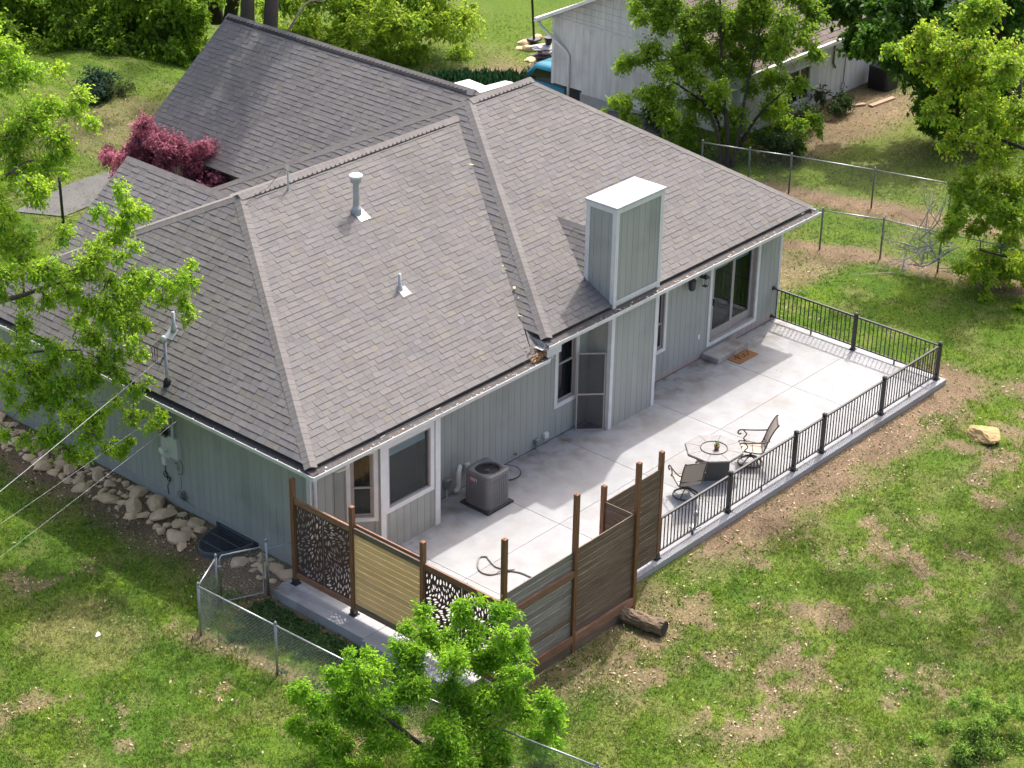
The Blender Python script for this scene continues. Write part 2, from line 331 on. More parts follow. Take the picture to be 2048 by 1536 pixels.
cx = (X[:-1,:-1]+X[1:,1:]).ravel()/2; cy = (Y[:-1,:-1]+Y[1:,1:]).ravel()/2
q = q[~in_well(cx, cy, -.02)]
lawn = npmesh('lawn', np.stack([X, Y, Zg], -1).reshape(-1, 3), q, 'lawn', col=ground_col(X.ravel(), Y.ravel()), smooth=True, origin=(0,0,0)); lawn['kind'] = 'structure'

# ------------------------------------------------------------------ patio slab
PX = [-1.06, 1.85, 4.73, 7.60, 10.43, 13.34, 16.2]; PY = [.05, -2.52, -5.02]
base = MB().box(-1.04, 16.18, -5.0, .04, -.4, -.02).box(-.45, 3.08, -5.42, -4.9, -.4, -.021).ob('patio', 'concrete_old'); base['kind'] = 'structure'
for i in range(6):
    for j in range(2):
        x0, x1 = PX[i]+.003*(i > 0), PX[i+1]-.003*(i < 5); y1, y0 = PY[j]-.003*(j > 0), PY[j+1]+.003*(j < 1)
        if i == 0 and j == 1: x0 = -1.12
        MB().box(x0, x1, y0, y1, -.30, 0, .005).ob('slab_panel', 'concrete_old' if False else 'concrete', base)
MB().box(-.46, 3.1, -5.44, -5.026, -.3, -.004, .008).ob('slab_panel', 'concrete', base)

# ------------------------------------------------------------------ house
house = thing('house', 'grey green ranch house with hipped grey shingle roof and white trimmed chimney', 'house', (0, 0, -.2))
WX1 = 16.25; WY1 = 10.45; BAY = [(.65,0),(1.37,-.65),(2.97,-.65),(3.7,0)]
core = MB().prism([(.45,.45),(WX1-.45,.45),(WX1-.45,WY1),(15.3,WY1),(15.3,15.3),(9.4,15.3),(9.4,WY1),(.45,WY1)], -.3, 2.6).ob('inner_wall', 'interior', house)
fnd = MB().box(.02, WX1-.02, .022, WY1, -.5, -.03).box(9.3, 15.35, WY1-.1, 15.4, -.5, -.03).ob('foundation', 'foundation', house)
MB().box(-.006, .022, .03, WY1, -.5, .045).ob('skirt_board', 'foundation', house)
# plain far walls (front side, wing)
MB().box(.03, WX1-.03, WY1-.03, WY1, 0, 2.75).box(9.3, 9.33, WY1, 15.4, 0, 2.9).box(9.3, 15.35, 15.37, 15.4, 0, 2.9).box(15.32, 15.35, WY1, 15.4, 0, 2.9).add(
    [(9.3,15.39,2.9),(15.35,15.39,2.9),(12.27,15.39,5.25)], [(0,1,2)]).box(2.8, 7.8, WY1, WY1+.9, 0, 2.45).add([(2.9,11.35,2.45),(7.7,11.35,2.45),(5.3,11.35,4.1)], [(0,1,2)]).ob('front_wall', 'siding', house)

def board(O, u, n, a0, a1, z0, z1, parent, m='siding', name='siding_board'):
    """one grooved siding board: chamfered long edges, front face on the wall plane"""
    O = np.asarray(O, float); u = np.asarray(u, float); n = np.asarray(n, float); c = min(.007, (a1-a0)*.2)
    sec = [(a0,-.03),(a0,-.010),(a0+c,0),(a1-c,0),(a1,-.010),(a1,-.03)]
    V = [O+u*a+n*b+np.array((0,0,z)) for z in (z0, z1) for a, b in sec]
    fl = np.cross(u, n)[2] > 0; Fc = [(i,(i+1)%6,6+(i+1)%6,6+i) for i in range(6)]+[(5,4,3,2,1,0),(6,7,8,9,10,11)]
    if fl: Fc = [f[::-1] for f in Fc]
    mk(name, V, Fc, m, parent)
def siding(O, u, n, width, z0, z1, parent, openings=(), pitch=.2032, m='siding', start=0.):
    a = start
    while a < width-.005:
        b = min(a+pitch*(1 if a > start or start == 0 else 1), width)
        cuts = sorted({a, b} | {c for o in openings for c in o[:2] if a+.004 < c < b-.004})
        for p, q_ in zip(cuts[:-1], cuts[1:]):
            zs = [(z0, z1)]
            for o in openings:
                if o[0] < (p+q_)/2 < o[1]:
                    nz_ = []
                    for s, e in zs:
                        if o[2] > s+.01: nz_.append((s, min(e, o[2])))
                        if o[3] < e-.01: nz_.append((max(s, o[3]), e))
                    zs = nz_
            for s, e in zs:
                if e-s > .02: board(O, u, n, p, q_, s, e, parent, m)
        a = b
def window(parent, O, u, n, a0, a1, z0, z1, kind='hung', trim=.1, blind=0., name='window', curtain=None, top=True, m='frame_taupe', split=None):
    """opening a0..a1, z0..z1 in wall frame (O,u,n)"""
    L = lambda *a: MB().lbox(O, u, n, *a)
    t = L(a0-trim, a0, -.03, .018, z0-trim, z1, .003).lbox(O, u, n, a1, a1+trim, -.03, .018, z0-trim, z1, .003).lbox(O, u, n, a0-.001, a1+.001, -.03, .022, z0-trim, z0, .003)
    if top: t.lbox(O, u, n, a0-trim, a1+trim, -.03, .020, z1, z1+trim, .003)
    fw = .035
    f = L(a0, a0+fw, -.09, .006, z0, z1).lbox(O, u, n, a1-fw, a1, -.09, .006, z0, z1).lbox(O, u, n, a0+fw, a1-fw, -.09, .008, z0, z0+fw).lbox(O, u, n, a0+fw, a1-fw, -.09, .004, z1-fw, z1)
    root = f.ob(name, m, parent)
    t.ob('trim', 'trim', root)
    if kind == 'hung':
        zm = split or (z0+z1)/2
        for (s, e, d) in ((z0+fw, zm+.02, -.03), (zm-.02, z1-fw, -.055)):
            sw = .04; sh = L(a0+fw, a0+fw+sw, d-.02, d, s, e).lbox(O, u, n, a1-fw-sw, a1-fw, d-.02, d, s, e).lbox(O, u, n, a0+fw+sw, a1-fw-sw, d-.02, d+.002, s, s+sw).lbox(O, u, n, a0+fw+sw, a1-fw-sw, d-.02, d+.002, e-sw, e)
            sh.ob('sash', m, root); L(a0+fw+sw, a1-fw-sw, d-.014, d-.008, s+sw, e-sw).ob('pane', 'glass', root)
    else:
        L(a0+fw, a1-fw, -.052, -.044, z0+fw, z1-fw).ob('pane', 'glass', root)
    # the reveal behind the glass and what hangs in it
    L(a0-.02, a1+.02, -.40, -.39, z0-.02, z1+.02).lbox(O, u, n, a0-.02, a0-.001, -.39, -.03, z0-.02, z1+.02).lbox(O, u, n, a1+.001, a1+.02, -.39, -.03, z0-.02, z1+.02).lbox(O, u, n, a0, a1, -.39, -.09, z0-.02, z0-.001).lbox(O, u, n, a0, a1, -.39, -.09, z1+.001, z1+.02).ob('room_recess', 'interior', root)
    if blind:
        b = MB(); k = int(blind/.035)
        for i in range(k): b.lbox(O, u, n, a0+.04, a1-.04, -.135, -.112, z1-.045-i*.035, z1-.02-i*.035)
        b.ob('blind', 'blind', root)
    if curtain: L(curtain[0], curtain[1], -.30, -.28, z0+.02, z1-.02).ob('curtain', 'curtain', root)
    return root
EX = np.array((1.,0,0)); EY = np.array((0,1.,0)); NY = np.array((0,-1.,0)); NX = np.array((-1.,0,0))
# ---- patio side wall, y = 0
siding((0,0,0), EX, NY, .65, .0, 2.70, house)
ang = np.array((.72,-.65,0)); angL = float(np.linalg.norm(ang)); ang /= angL; angN = np.array((ang[1], -ang[0], 0.)); angN *= -1 if angN[1] > 0 else 1
nw = (.33, .80, .88, 2.36)
siding((.65,0,0), ang, angN, angL, .0, 2.74, house, [nw])
window(house, (.65,0,0), ang, angN, *nw, kind='hung', trim=.085, split=1.56, curtain=(.55,.74))
bw = (.17, 1.40, 1.0, 2.40)
siding((1.37,-.65,0), EX, NY, 1.6, .0, 2.74, house, [bw])
window(house, (1.37,-.65,0), EX, NY, *bw, kind='fixed', trim=.10, blind=.30)
ang2 = np.array((.73,.65,0)); a2L = float(np.linalg.norm(ang2)); ang2 /= a2L; ang2N = np.array((.65,-.73,0)); ang2N /= np.linalg.norm(ang2N)
siding((2.97,-.65,0), ang2, ang2N, a2L, .0, 2.74, house)
for (x, y, wd) in ((1.37,-.65,.085), (2.97,-.65,.085), (.0,.0,.085)):
    MB().box(x-.012-(.012 if x == 0 else .05), x+wd, y-.022, y-.002 if x else y+.0, -.01, 2.74, .003).ob('corner_trim', 'trim', house)
wa = (7.58-3.7, 8.21-3.7, .84, 2.52)
siding((3.7,0,0), EX, NY, 8.66-3.7, .0, 2.92, house, [wa])
window(house, (3.7,0,0), EX, NY, *wa, kind='hung', trim=.10, split=1.79, blind=.25)
wb = (11.22-10.31, 11.48-10.31, .84, 2.42); dr = (13.35-10.31, 15.24-10.31, .32, 2.36)
siding((10.31,0,0), EX, NY, WX1-10.31, .17, 2.92, house, [wb, dr])
window(house, (10.31,0,0), EX, NY, *wb, kind='hung', trim=.09, split=1.5)
siding((10.31,.004,0), EX, NY, WX1-10.31, -.02, .17, house, m='fiber_base')
MB().box(WX1-.06, WX1+.02, -.024, .08, -.01, 2.9, .003).ob('corner_trim', 'trim', house)
MB().box(3.7, 8.7, -.012, -.001, -.02, .006).ob('wall_flashing', 'vent_dark', house); MB().box(10.3, 16.2, -.010, -.001, -.02, .006).ob('wall_flashing', 'vent_dark', house)
# ---- sliding door
O = (10.31,0,0); d0, d1, z0, z1 = dr; tw = .1
fr = MB()
for a in ((d0, d0+.05), (d1-.05, d1)): fr.lbox(O, EX, NY, a[0], a[1], -.14, .012, z0, z1)
fr.lbox(O, EX, NY, d0+.05, d1-.05, -.14, .03, z0, z0+.06).lbox(O, EX, NY, d0+.05, d1-.05, -.14, .010, z1-.05, z1)
door = fr.ob('sliding_door', 'frame_taupe', house)
MB().lbox(O, EX, NY, d0-tw, d0, -.03, .022, z0-tw, z1+tw, .003).lbox(O, EX, NY, d1, d1+tw, -.03, .022, z0-tw, z1+tw, .003).lbox(O, EX, NY, d0, d1, -.03, .026, z0-tw, z0, .003).lbox(O, EX, NY, d0, d1, -.03, .02, z1, z1+tw, .003).ob('trim', 'trim', door)
mid = (d0+d1)/2
for k, (a, b, dp) in enumerate(((d0+.05, mid+.04, -.035), (mid-.04, d1-.05, -.085))):
    sw = .10
    MB().lbox(O, EX, NY, a, a+sw, dp-.04, dp, z0+.06, z1-.05).lbox(O, EX, NY, b-sw, b, dp-.04, dp, z0+.06, z1-.05).lbox(O, EX, NY, a+sw, b-sw, dp-.04, dp+.002, z0+.06, z0+.27).lbox(O, EX, NY, a+sw, b-sw, dp-.04, dp+.002, z1-.14, z1-.05).ob('door_panel', 'frame_taupe', door)
    MB().lbox(O, EX, NY, a+sw, b-sw, dp-.026, dp-.016, z0+.27, z1-.14).ob('pane', 'glass', door)
MB().lbox(O, EX, NY, d0+.10, d0+.125, -.035, .02, z0+.95, z0+1.13, .004).ob('handle', 'rubber', door)
MB().lbox(O, EX, NY, d0, d1, -.45, -.44, z0, z1).lbox(O, EX, NY, d0, d1, -.44, -.14, z0-.01, z0).ob('room_recess', 'interior', door)
for (a, b) in ((d0+.16, mid-.06), (mid+.06, d1-.16)): MB().lbox(O, EX, NY, a, b, -.20, -.18, z1-.28, z1-.14).ob('valance', 'blind', door)
# ---- left wall, x = 0
siding((0,0,0), EY, NX, WY1, .0, 2.62, house)
MB().box(-.022, -.001, .0, .085, .05, 2.6, .003).ob('corner_trim', 'trim', house)
siding((WX1,0,0), EY, -NX, WY1, .0, 2.9, house, pitch=.6)
# ---- chimney chase: from the slab, up through the eave
CX0, CX1, CY0, CY1, CZ = 8.66, 10.31, -.645, .17, 5.40
ch = MB().box(CX0+.03, CX1-.03, CY0+.03, CY1-.03, -.02, CZ).ob('chimney', 'siding', house)
siding((CX0,CY0,0), EX, NY, CX1-CX0, -.01, CZ, ch); siding((CX0,CY0,0), EY, NX, CY1-CY0, -.01, CZ, ch)
siding((CX1,CY0,0), EY, -NX, CY1-CY0, -.01, CZ, ch); siding((CX0,CY1,0), EX, -NY, CX1-CX0, 3., CZ, ch)
for (x, y, sx, sy) in ((CX0,CY0,1,1),(CX1,CY0,-1,1),(CX0,CY1,1,-1),(CX1,CY1,-1,-1)):
    zb = -.005 if y == CY0 else 3.2
    xa, xb = sorted((x-sx*.02, x+sx*.09)); ya, yb = sorted((y-sy*.02, y-sy*.001))
    t = MB().box(xa, xb, ya, yb, zb, CZ-.002, .003)
    xa, xb = sorted((x-sx*.02, x-sx*.001)); ya, yb = sorted((y, y+sy*.09)); t.box(xa, xb, ya, yb, zb, CZ-.002, .003); t.ob('corner_trim', 'trim', ch)
b = MB()
for (x0,x1,y0,y1) in ((CX0-.028,CX1+.028,CY0-.028,CY0-.002),(CX0-.028,CX1+.028,CY1+.002,CY1+.028),(CX0-.028,CX0-.002,CY0,CY1),(CX1+.002,CX1+.028,CY0,CY1)): b.box(x0,x1,y0,y1,CZ-.11,CZ,.002)
b.ob('cap_trim', 'trim', ch)
MB().box(CX0-.05, CX1+.05, CY0-.05, CY1+.05, CZ+.001, CZ+.055, .008).ob('chimney_cap', 'chimney_cap', ch)
MB().box(CX0+.09, CX1-.09, CY0-.024, CY0-.002, 3.08, 3.19, .003).ob('base_trim', 'trim', ch)

# ------------------------------------------------------------------ roof
PT = .506
A = np.array((3.01,5.17,5.758)); E0 = np.array((-.66,-.815,2.73)); E1 = np.array((-.66,11.155,2.73))
P = np.array((10.26,5.17,6.058)); Q = np.array((12.40,5.17,6.058)); U0 = np.array((6.29,-.815,3.03)); U1 = np.array((6.29,11.155,3.03)); R0 = np.array((16.66,-.815,3.03)); R1 = np.array((16.66,11.155,3.03))
def lerp(a, b, t): return a+(b-a)*t
ED = .175/5.985
E0e, E1e, U0e, U1e, R0e, R1e = (lerp(E0,A,ED), lerp(E1,A,ED), lerp(U0,P,ED), lerp(U1,P,ED), lerp(R0,Q,ED), lerp(R1,Q,ED))
def onLN(x, y): return np.array((x, y, 2.73+PT*(y+.815)))
WR0, WR1 = np.array((12.27,6.2,5.4)), np.array((12.27,15.95,5.4)); WP = .78
def onW(x, y): return np.array((x, y, 5.4-WP*abs(12.27-x)))
SG0, SG1 = np.array((5.30,7.9,4.25)), np.array((5.30,11.85,4.25)); SP = .745
def onS(x, y): return np.array((x, y, 4.25-SP*abs(5.30-x)))
ck = 9.485; CR0 = np.array((ck, CY1-.02, 4.30)); yv = (4.30-3.03)/PT-.815; CR1 = np.array((ck, yv, 4.30)); ckL = np.array((CX0-.06, CY1-.02, 3.03+PT*(CY1-.02+.815))); ckR = np.array((CX1+.06, CY1-.02, ckL[2]))
FACES = {  # name: corners counter-clockwise seen from outside, first edge = eave; shingled?
 'LN': ([E0e, onLN(5.954,E0e[1]), onLN(9.856,5.17), A], True),
 'LNe': ([onLN(5.954,E0e[1]), onLN(6.62,E0e[1]), onLN(6.62,.246)], True),
 'LW': ([E1e, E0e, A], True),
 'LF': ([onLN(9.7,5.17), onLN(9.7,5.17)*0+np.array((6.6,E1e[1],E1e[2])), E1e, A], False),
 'UN': ([U0e, R0e, Q, P], True),
 'UL': ([U1e, U0e, P], True),
 'UF': ([R1e, U1e, P, Q], False),
 'UR': ([R0e, R1e, Q], False),
 'WL': ([onW(8.80,15.95), onW(8.80,6.2), WR0, WR1], True),
 'WR': ([onW(15.74,6.2), onW(15.74,15.95), WR1, WR0], False),
 'SL': ([onS(2.75,11.85), onS(2.75,7.9), SG0, SG1], True),
 'SR': ([onS(7.85,7.9), onS(7.85,11.85), SG1, SG0], False),
 'CL': ([CR1, ckL, CR0], True), 'CR': ([ckR, CR1, CR0], True)}
deckm = MB()
for k, (pts, sh) in FACES.items():
    n = np.cross(pts[1]-pts[0], pts[-1]-pts[0]); n /= np.linalg.norm(n); n = n if n[2] > 0 else -n
    top = [p-n*.004*(0 if not sh else 1) for p in pts]; bot = [p-n*.05 for p in pts]; m_ = len(pts)
    deckm.add(top+bot, [tuple(range(m_)), tuple(range(m_, 2*m_))[::-1]]+[(i, m_+i, m_+(i+1)%m_, (i+1)%m_) for i in range(m_)])
roof = deckm.ob('roof', 'deck', house)
def clip(poly, a, b):
    """keep the part of 2-D poly left of edge a->b"""
    out = []; ex, ey = b[0]-a[0], b[1]-a[1]
    s = [ex*(p[1]-a[1])-ey*(p[0]-a[0]) for p in poly]
    for i in range(len(poly)):
        j = (i+1) % len(poly)
        if s[i] >= 0: out.append(poly[i])
        if (s[i] > 0) != (s[j] > 0) and abs(s[i]-s[j]) > 1e-12:
            t = s[i]/(s[i]-s[j]); out.append((poly[i][0]+t*(poly[j][0]-poly[i][0]), poly[i][1]+t*(poly[j][1]-poly[i][1])))
    return out
def shingles(pts, exp=.143, wmin=.13, wmax=.30, rng=random.Random(3), th=.0095, lift=.001):
    """laminated shingle tabs on one roof face: list of (verts, faces, shade, area, centre)"""
    O = pts[0]; n = np.cross(pts[1]-pts[0], pts[-1]-pts[0]); n /= np.linalg.norm(n); 
    up = np.array((0,0,1.))-n*n[2]; up /= np.linalg.norm(up); u = np.cross(up, n); 
    P2 = [((p-O) @ u, (p-O) @ up) for p in pts]
    ar = sum(P2[i][0]*P2[(i+1)%len(P2)][1]-P2[(i+1)%len(P2)][0]*P2[i][1] for i in range(len(P2)))
    if ar < 0: P2 = P2[::-1]
    us = [p[0] for p in P2]; vs_ = [p[1] for p in P2]; out = []
    v = min(vs_)-.001; row = 0
    while v < max(vs_):
        x = min(us)-rng.random()*.3; ph = rng.random()*9
        while x < max(us):
            wd = rng.uniform(wmin, wmax); g = .0022; thick = th*(1.25 if rng.random() < .5 else .55)
            dv = .004*math.sin(x*.9+ph)+.002*math.sin(x*2.7+ph)
            poly = [(x+g,v+dv),(x+wd-g,v+dv),(x+wd-g,v+exp+.012),(x+g,v+exp+.012)]
            for i in range(len(P2)):
                poly = clip(poly, P2[i], P2[(i+1)%len(P2)])
                if len(poly) < 3: break
            if len(poly) >= 3:
                k = len(poly)
                T = [O+u*a+up*b+n*(lift+.0015+thick*max(0, 1-(b-v-dv)/exp)) for a, b in poly]; B = [O+u*a+up*b+n*(-.003) for a, b in poly]
                s = rng.choice((.92,.96,1.,1.,1.03,1.06))*rng.uniform(.97,1.03); warm = rng.gauss(0, .012) + (.05 if rng.random() < .06 else 0)
                out.append((T+B, [tuple(range(k))]+[(i, k+i, k+(i+1)%k, (i+1)%k) for i in range(k)], (s*(1+warm), s*(1+warm*.7), s*(1-warm)), k == 4, sum(T)/k))
            x += wd
        v += exp; row += 1
    return out
def emit(name, pieces, parent, m, limit=300, stuff='shingles'):
    """the pieces that show largest become objects of their own, the rest one mesh"""
    u_, v_, z_ = proj([p[4] for p in pieces])
    vis = (u_ > 4) & (u_ < 2044) & (v_ > 4) & (v_ < 1532)
    key = np.where(vis, z_, 1e6) + np.array([0 if p[3] else 1e5 for p in pieces]); order = np.argsort(key)
    for i in order[:limit]:
        V, Fc, c, _, _ = pieces[i]; mk(name, V, Fc, m, parent, col=np.tile(c, (len(V), 1)))
    rest = order[limit:]
    if len(rest):
        V = []; Fc = []; C = []
        for i in rest:
            v, f, c, _, _ = pieces[i]; k = len(V); V += list(v); Fc += [tuple(j+k for j in q_) for q_ in f]; C += [c]*len(v)
        o = mk(stuff, V, Fc, m, parent, col=np.array(C)); o['kind'] = 'stuff'
pcs = []
for k, (pts, sh) in FACES.items():
    if sh: pcs += shingles(pts, rng=random.Random(hash(k) % 1000 if False else sum(map(ord, k))))
emit('shingle', pcs, roof, 'shingle')
def caps(a, b, nA, nB, wid=.145, step=.14, lift=.012, rng=random.Random(9)):
    """bent cap shingles from a (low / start) to b"""
    t = b-a; L = np.linalg.norm(t); t = t/L; out = []
    def wing(n):
        w_ = np.cross(t, n); w_ /= np.linalg.norm(w_); return w_ if w_[2] < 0 else -w_
    wa_, wb_ = wing(nA), wing(nB); nm = nA+nB; nm = nm/np.linalg.norm(nm)
    k = int(L/step)
    for i in range(k+1):
        s0 = i*step; s1 = min(s0+step+.03, L)
        if s1-s0 < .04: continue
        j = rng.uniform(-.006,.006); wd = wid+rng.uniform(-.008,.008)
        def sec(s, l): 
            c = a+t*(s+j*.3)+nm*l
            return [c+wa_*wd+nA*(0.), c+wa_*wd*.35+nm*.004, c+nm*.008, c+wb_*wd*.35+nm*.004, c+wb_*wd]
        T0, T1 = sec(s0, lift+.005), sec(s1, lift+.001); B0 = sec(s0, lift-.004-.0)
        V = T0+T1+B0+[p-nA*.02 for p in (T0[0],T1[0])]+[p-nB*.02 for p in (T0[4],T1[4])]
        Fc = [(q_, q_+1, 6+q_, 5+q_) for q_ in range(4)]+[(10+q_, 11+q_, q_+1, q_) for q_ in range(4)]+[(0,5,16,15),(4,17,18,9)]
        sh = rng.uniform(1.04,1.2); out.append((V, Fc, (sh*1.02, sh, sh*.985), True, sum(T0)/5))
    return out
def nrm(k):
    p = FACES[k][0]; n = np.cross(p[1]-p[0], p[-1]-p[0]); n /= np.linalg.norm(n); return n if n[2] > 0 else -n
N = {k: nrm(k) for k in FACES}
cp = caps(E0e, A, N['LN'], N['LW']) + caps(E1e, A, N['LW'], N['LF']) + caps(U0e, P, N['UN'], N['UL']) + caps(U1e, P, N['UL'], N['UF']) + caps(R0e, Q, N['UN'], N['UR']) + caps(R1e, Q, N['UR'], N['UF'])
cp += caps(A+np.array((-.05,0,0)), onLN(9.86,5.17), N['LN'], N['LF'], lift=.030, wid=.17) + caps(P, Q+np.array((.1,0,0)), N['UN'], N['UF'], lift=.030, wid=.17)
cp += caps(WR1, WR0+np.array((0,.55,0)), N['WL'], N['WR'], lift=.030, wid=.18) + caps(SG1, SG0, N['SL'], N['SR'])
cp += caps(CR0, CR1+np.array((0,.12,.0)), N['CL'], N['CR'], wid=.12)
emit('ridge_cap', cp, roof, 'shingle', stuff='ridge_caps')
for (a, b, kA, kB) in ((A+np.array((.25,0,0)), onLN(9.3,5.17), 'LN', 'LF'), (P+np.array((.15,0,0)), Q, 'UN', 'UF'), (WR1+np.array((0,-.05,0)), WR0+np.array((0,.75,0)), 'WL', 'WR')):
    t = (b-a)/np.linalg.norm(b-a); v = []
    for p in (a, b):
        for n_, sgn in ((N[kA],1),(N[kB],1)):
            w_ = np.cross(t, n_); w_ = w_ if w_[2] < 0 else -w_; v += [p+w_*.165+n_*.002, p+w_*.165+n_*.030]
        v += [p+np.array((0,0,.034))]
    mk('ridge_vent', v, [(0,5,6,1),(1,6,9,4),(4,9,8,3),(3,8,7,2),(0,1,4,3,2),(5,7,8,9,6)], 'vent_dark', roof)
# rake edges, fascia, soffit
sf = MB().box(-.56, 6.6, -.70, .02, 2.60, 2.615).box(6.2, 16.6, -.70, .02, 2.90, 2.915).box(-.56, .02, -.70, 11.0, 2.601, 2.616).box(15.9, 16.58, -.7, 11.0, 2.901, 2.916).box(-.5, 9., 10.3, 11.02, 2.6, 2.615).ob('soffit', 'soffit', house)
fa = MB().box(-.60, 6.62, -.66, -.64, 2.585, 2.72).box(6.32, 16.6, -.66, -.64, 2.885, 3.02).box(-.55, -.53, -.64, 11.0, 2.585, 2.72).box(16.56, 16.58, -.7, 11.05, 2.885, 3.06).ob('fascia', 'trim', house)
# raised eave end where the upper roof passes over the lower one
mk('eave_return', [(6.34,-.66,2.76),(6.34,-.66,3.04),(6.34,.02,3.06),(6.34,.02,3.02),(6.34,-.15,3.02),(6.60,-.66,2.72),(6.60,-.66,3.03),(6.6,.02,3.05)], [(0,1,2,3,4),(0,5,6,1)], 'foundation', house)
MB().box(6.36, 6.84, -.70, -.68, 2.66, 2.97, .003).ob('frieze_board', 'trim', house)
def gutter(a, b, n, z, name='gutter', caps_=True):
    """K-style gutter from a to b (2-D), outward normal n, lip height z"""
    a = np.array((*a, 0.)); b = np.array((*b, 0.)); t = b-a; L = float(np.linalg.norm(t)); t /= L; n = np.array((*n, 0.))
    o = MB(); sec = [(-.125,-.10),(-.02,-.10),(.0,-.035),(.0,.0),(-.012,.0),(-.012,-.03),(-.03,-.085),(-.12,-.088),(-.125,.005)]
    m_ = len(sec); V = [a+t*s+n*p[0]+np.array((0,0,z+p[1])) for s in (0, L) for p in sec]
    o.add(V, [(i,(i+1)%m_,m_+(i+1)%m_,m_+i) for i in range(m_)]+[tuple(range(m_))[::-1], tuple(range(m_,2*m_))])
    g = o.ob(name, 'gutter', house)
    V = [a+t*s+n*p[0]+np.array((0,0,z+p[1])) for s in (.03, L-.03) for p in ((-.014,-.006),(-.20,.046),(-.20,.040),(-.014,-.012))]
    mk('gutter_guard', V, [(0,4,5,1),(1,5,6,2),(2,6,7,3),(3,7,4,0),(0,1,2,3),(7,6,5,4)], 'gutter_guard', g)
    hb = None; s = .35
    while s < L-.1:
        c = a+t*s+n*(-.02)+np.array((0,0,z+.003))
        if hb is None: hb = MB().box(-.011,.011,-.011,.011,-.006,.008).ob('gutter_hanger', 'white_plastic', g); hb.location = Vector(c)-W[g.name]; me_h = hb.data
        else: inst('gutter_hanger', me_h, c, g)
        s += .62
    return g
gutter((-.66,-.815), (6.36,-.815), (0,-1), 2.70); gutter((6.29,-.815), (16.68,-.815), (0,-1), 3.0); gutter((-.66,11.1), (-.66,-.81), (-1,0), 2.701)
# down pipe elbow at the left corner, under the eave
MB().tube([(.30,-.76,2.60),(.30,-.73,2.50),(.22,-.60,2.42),(.10,-.10,2.30),(.08,-.06,2.2),(.08,-.06,.1)], .042, 10).ob('downspout', 'gutter', house, smooth=True)
# drift of dead leaves lodged in the lower gutter end
rr = np.random.default_rng(5); V = []; Fc = []; C = []
for i in range(520):
    x = 6.30-abs(rr.normal(0,.17)); y = -.73+abs(rr.normal(0,.12)); z = 2.74+PT*max(0,y+.74)+max(0,.20-.9*(6.34-x)-.55*(y+.73))*rr.random()
    d = rr.normal(size=3)*.028; e = rr.normal(size=3)*.02; k = len(V); p = np.array((x,y,z+.015)); V += [p-d, p+e, p+d, p-e]; Fc.append((k,k+1,k+2,k+3))
    C += [np.array((.62,.40,.22))*rr.uniform(.45,1.05)]*4
lp = mk('leaf_drift', V, Fc, 'litter', col=np.array(C)); tag(lp, 'drift of tan dead leaves caught in the gutter where roofs meet', 'leaves', kind='stuff')
V = []; Fc = []; C = []
for (x0,x1,zl) in ((-.5,6.2,2.71),(6.5,16.5,3.01)):
    for i in range(int((x1-x0)*9)):
        p = np.array((rr.uniform(x0,x1), -.815+rr.uniform(.0,.13), zl+.012)); d = rr.normal(size=3)*.022*np.array((1,1,.3)); e = rr.normal(size=3)*.013*np.array((1,1,.3)); k = len(V); V += [p-d,p+e,p+d,p-e]; Fc.append((k,k+1,k+2,k+3)); C += [np.array((.72,.60,.46))*rr.uniform(.4,1.1)]*4
for i in range(34):
    t = rr.random(); p = lerp(np.array((6.62,.246,3.27)), np.array((9.7,5.0,5.7)), t**1.6) + np.array((rr.normal(0,.06)-.07, rr.normal(0,.06), .02)); d = rr.normal(size=3)*.03*np.array((1,1,.3)); e = rr.normal(size=3)*.018*np.array((1,1,.3)); k = len(V); V += [p-d,p+e,p+d,p-e]; Fc.append((k,k+1,k+2,k+3)); C += [np.array((.75,.66,.42))*rr.uniform(.6,1.1)]*4
tag(mk('leaf_litter', V, Fc, 'litter', col=np.array(C)), 'scattered pale leaf bits along the gutters and the roof valley', 'leaves', kind='stuff')
# ---- pipes and vents on the roof
def plateflash(x, y, n, on_, s, parent, m='lead'):
    c = on_(x, y); u = np.cross(np.array((0,1.,0)) if abs(n[1]) < .1 else np.array((1.,0,0)), n); u /= np.linalg.norm(u); v = np.cross(n, u)
    V = [c+u*a+v*b+n*h for h in (.012,.02) for a,b in ((-s,-s),(s,-s),(s,s),(-s,s))]
    mk('flashing', V, [(3,2,1,0),(4,5,6,7),(0,1,5,4),(1,2,6,5),(2,3,7,6),(3,0,4,7)], m, parent)
def onLW(x, y): return np.array((x, y, 2.73+.825*(x+.66)))
c = onLN(5.20, 3.85)
vp = MB().lathe(c[0], c[1], [(.12,c[2]-.06),(.115,c[2]+.10),(.075,c[2]+.17),(.07,c[2]+.70)], 18).ob('vent_pipe', 'lead', house)
MB().lathe(c[0], c[1], [(.07,c[2]+.70),(.125,c[2]+.72),(.125,c[2]+.83)], 20).ob('vent_screen', 'lead', vp); MB().lathe(c[0], c[1], [(.15,c[2]+.83),(.15,c[2]+.875),(.13,c[2]+.89),(.02,c[2]+.90)], 22).ob('vent_cap', 'white_plastic', vp)
plateflash(5.24, 3.74, N['LN'], onLN, .15, vp)
c = onLN(4.51, 1.88); v2 = MB().lathe(c[0], c[1], [(.075,c[2]-.04),(.07,c[2]+.06),(.038,c[2]+.10),(.036,c[2]+.37)], 14).ob('vent_pipe', 'lead', house, True); plateflash(4.55, 1.80, N['LN'], onLN, .12, v2, 'white_plastic')
c = onLW(.49, 4.51); v3 = MB().lathe(c[0], c[1], [(.08,c[2]-.06),(.07,c[2]+.08),(.038,c[2]+.12),(.036,c[2]+.42)], 14).ob('vent_pipe', 'lead', house, True); plateflash(.42, 4.51, N['LW'], onLW, .13, v3)
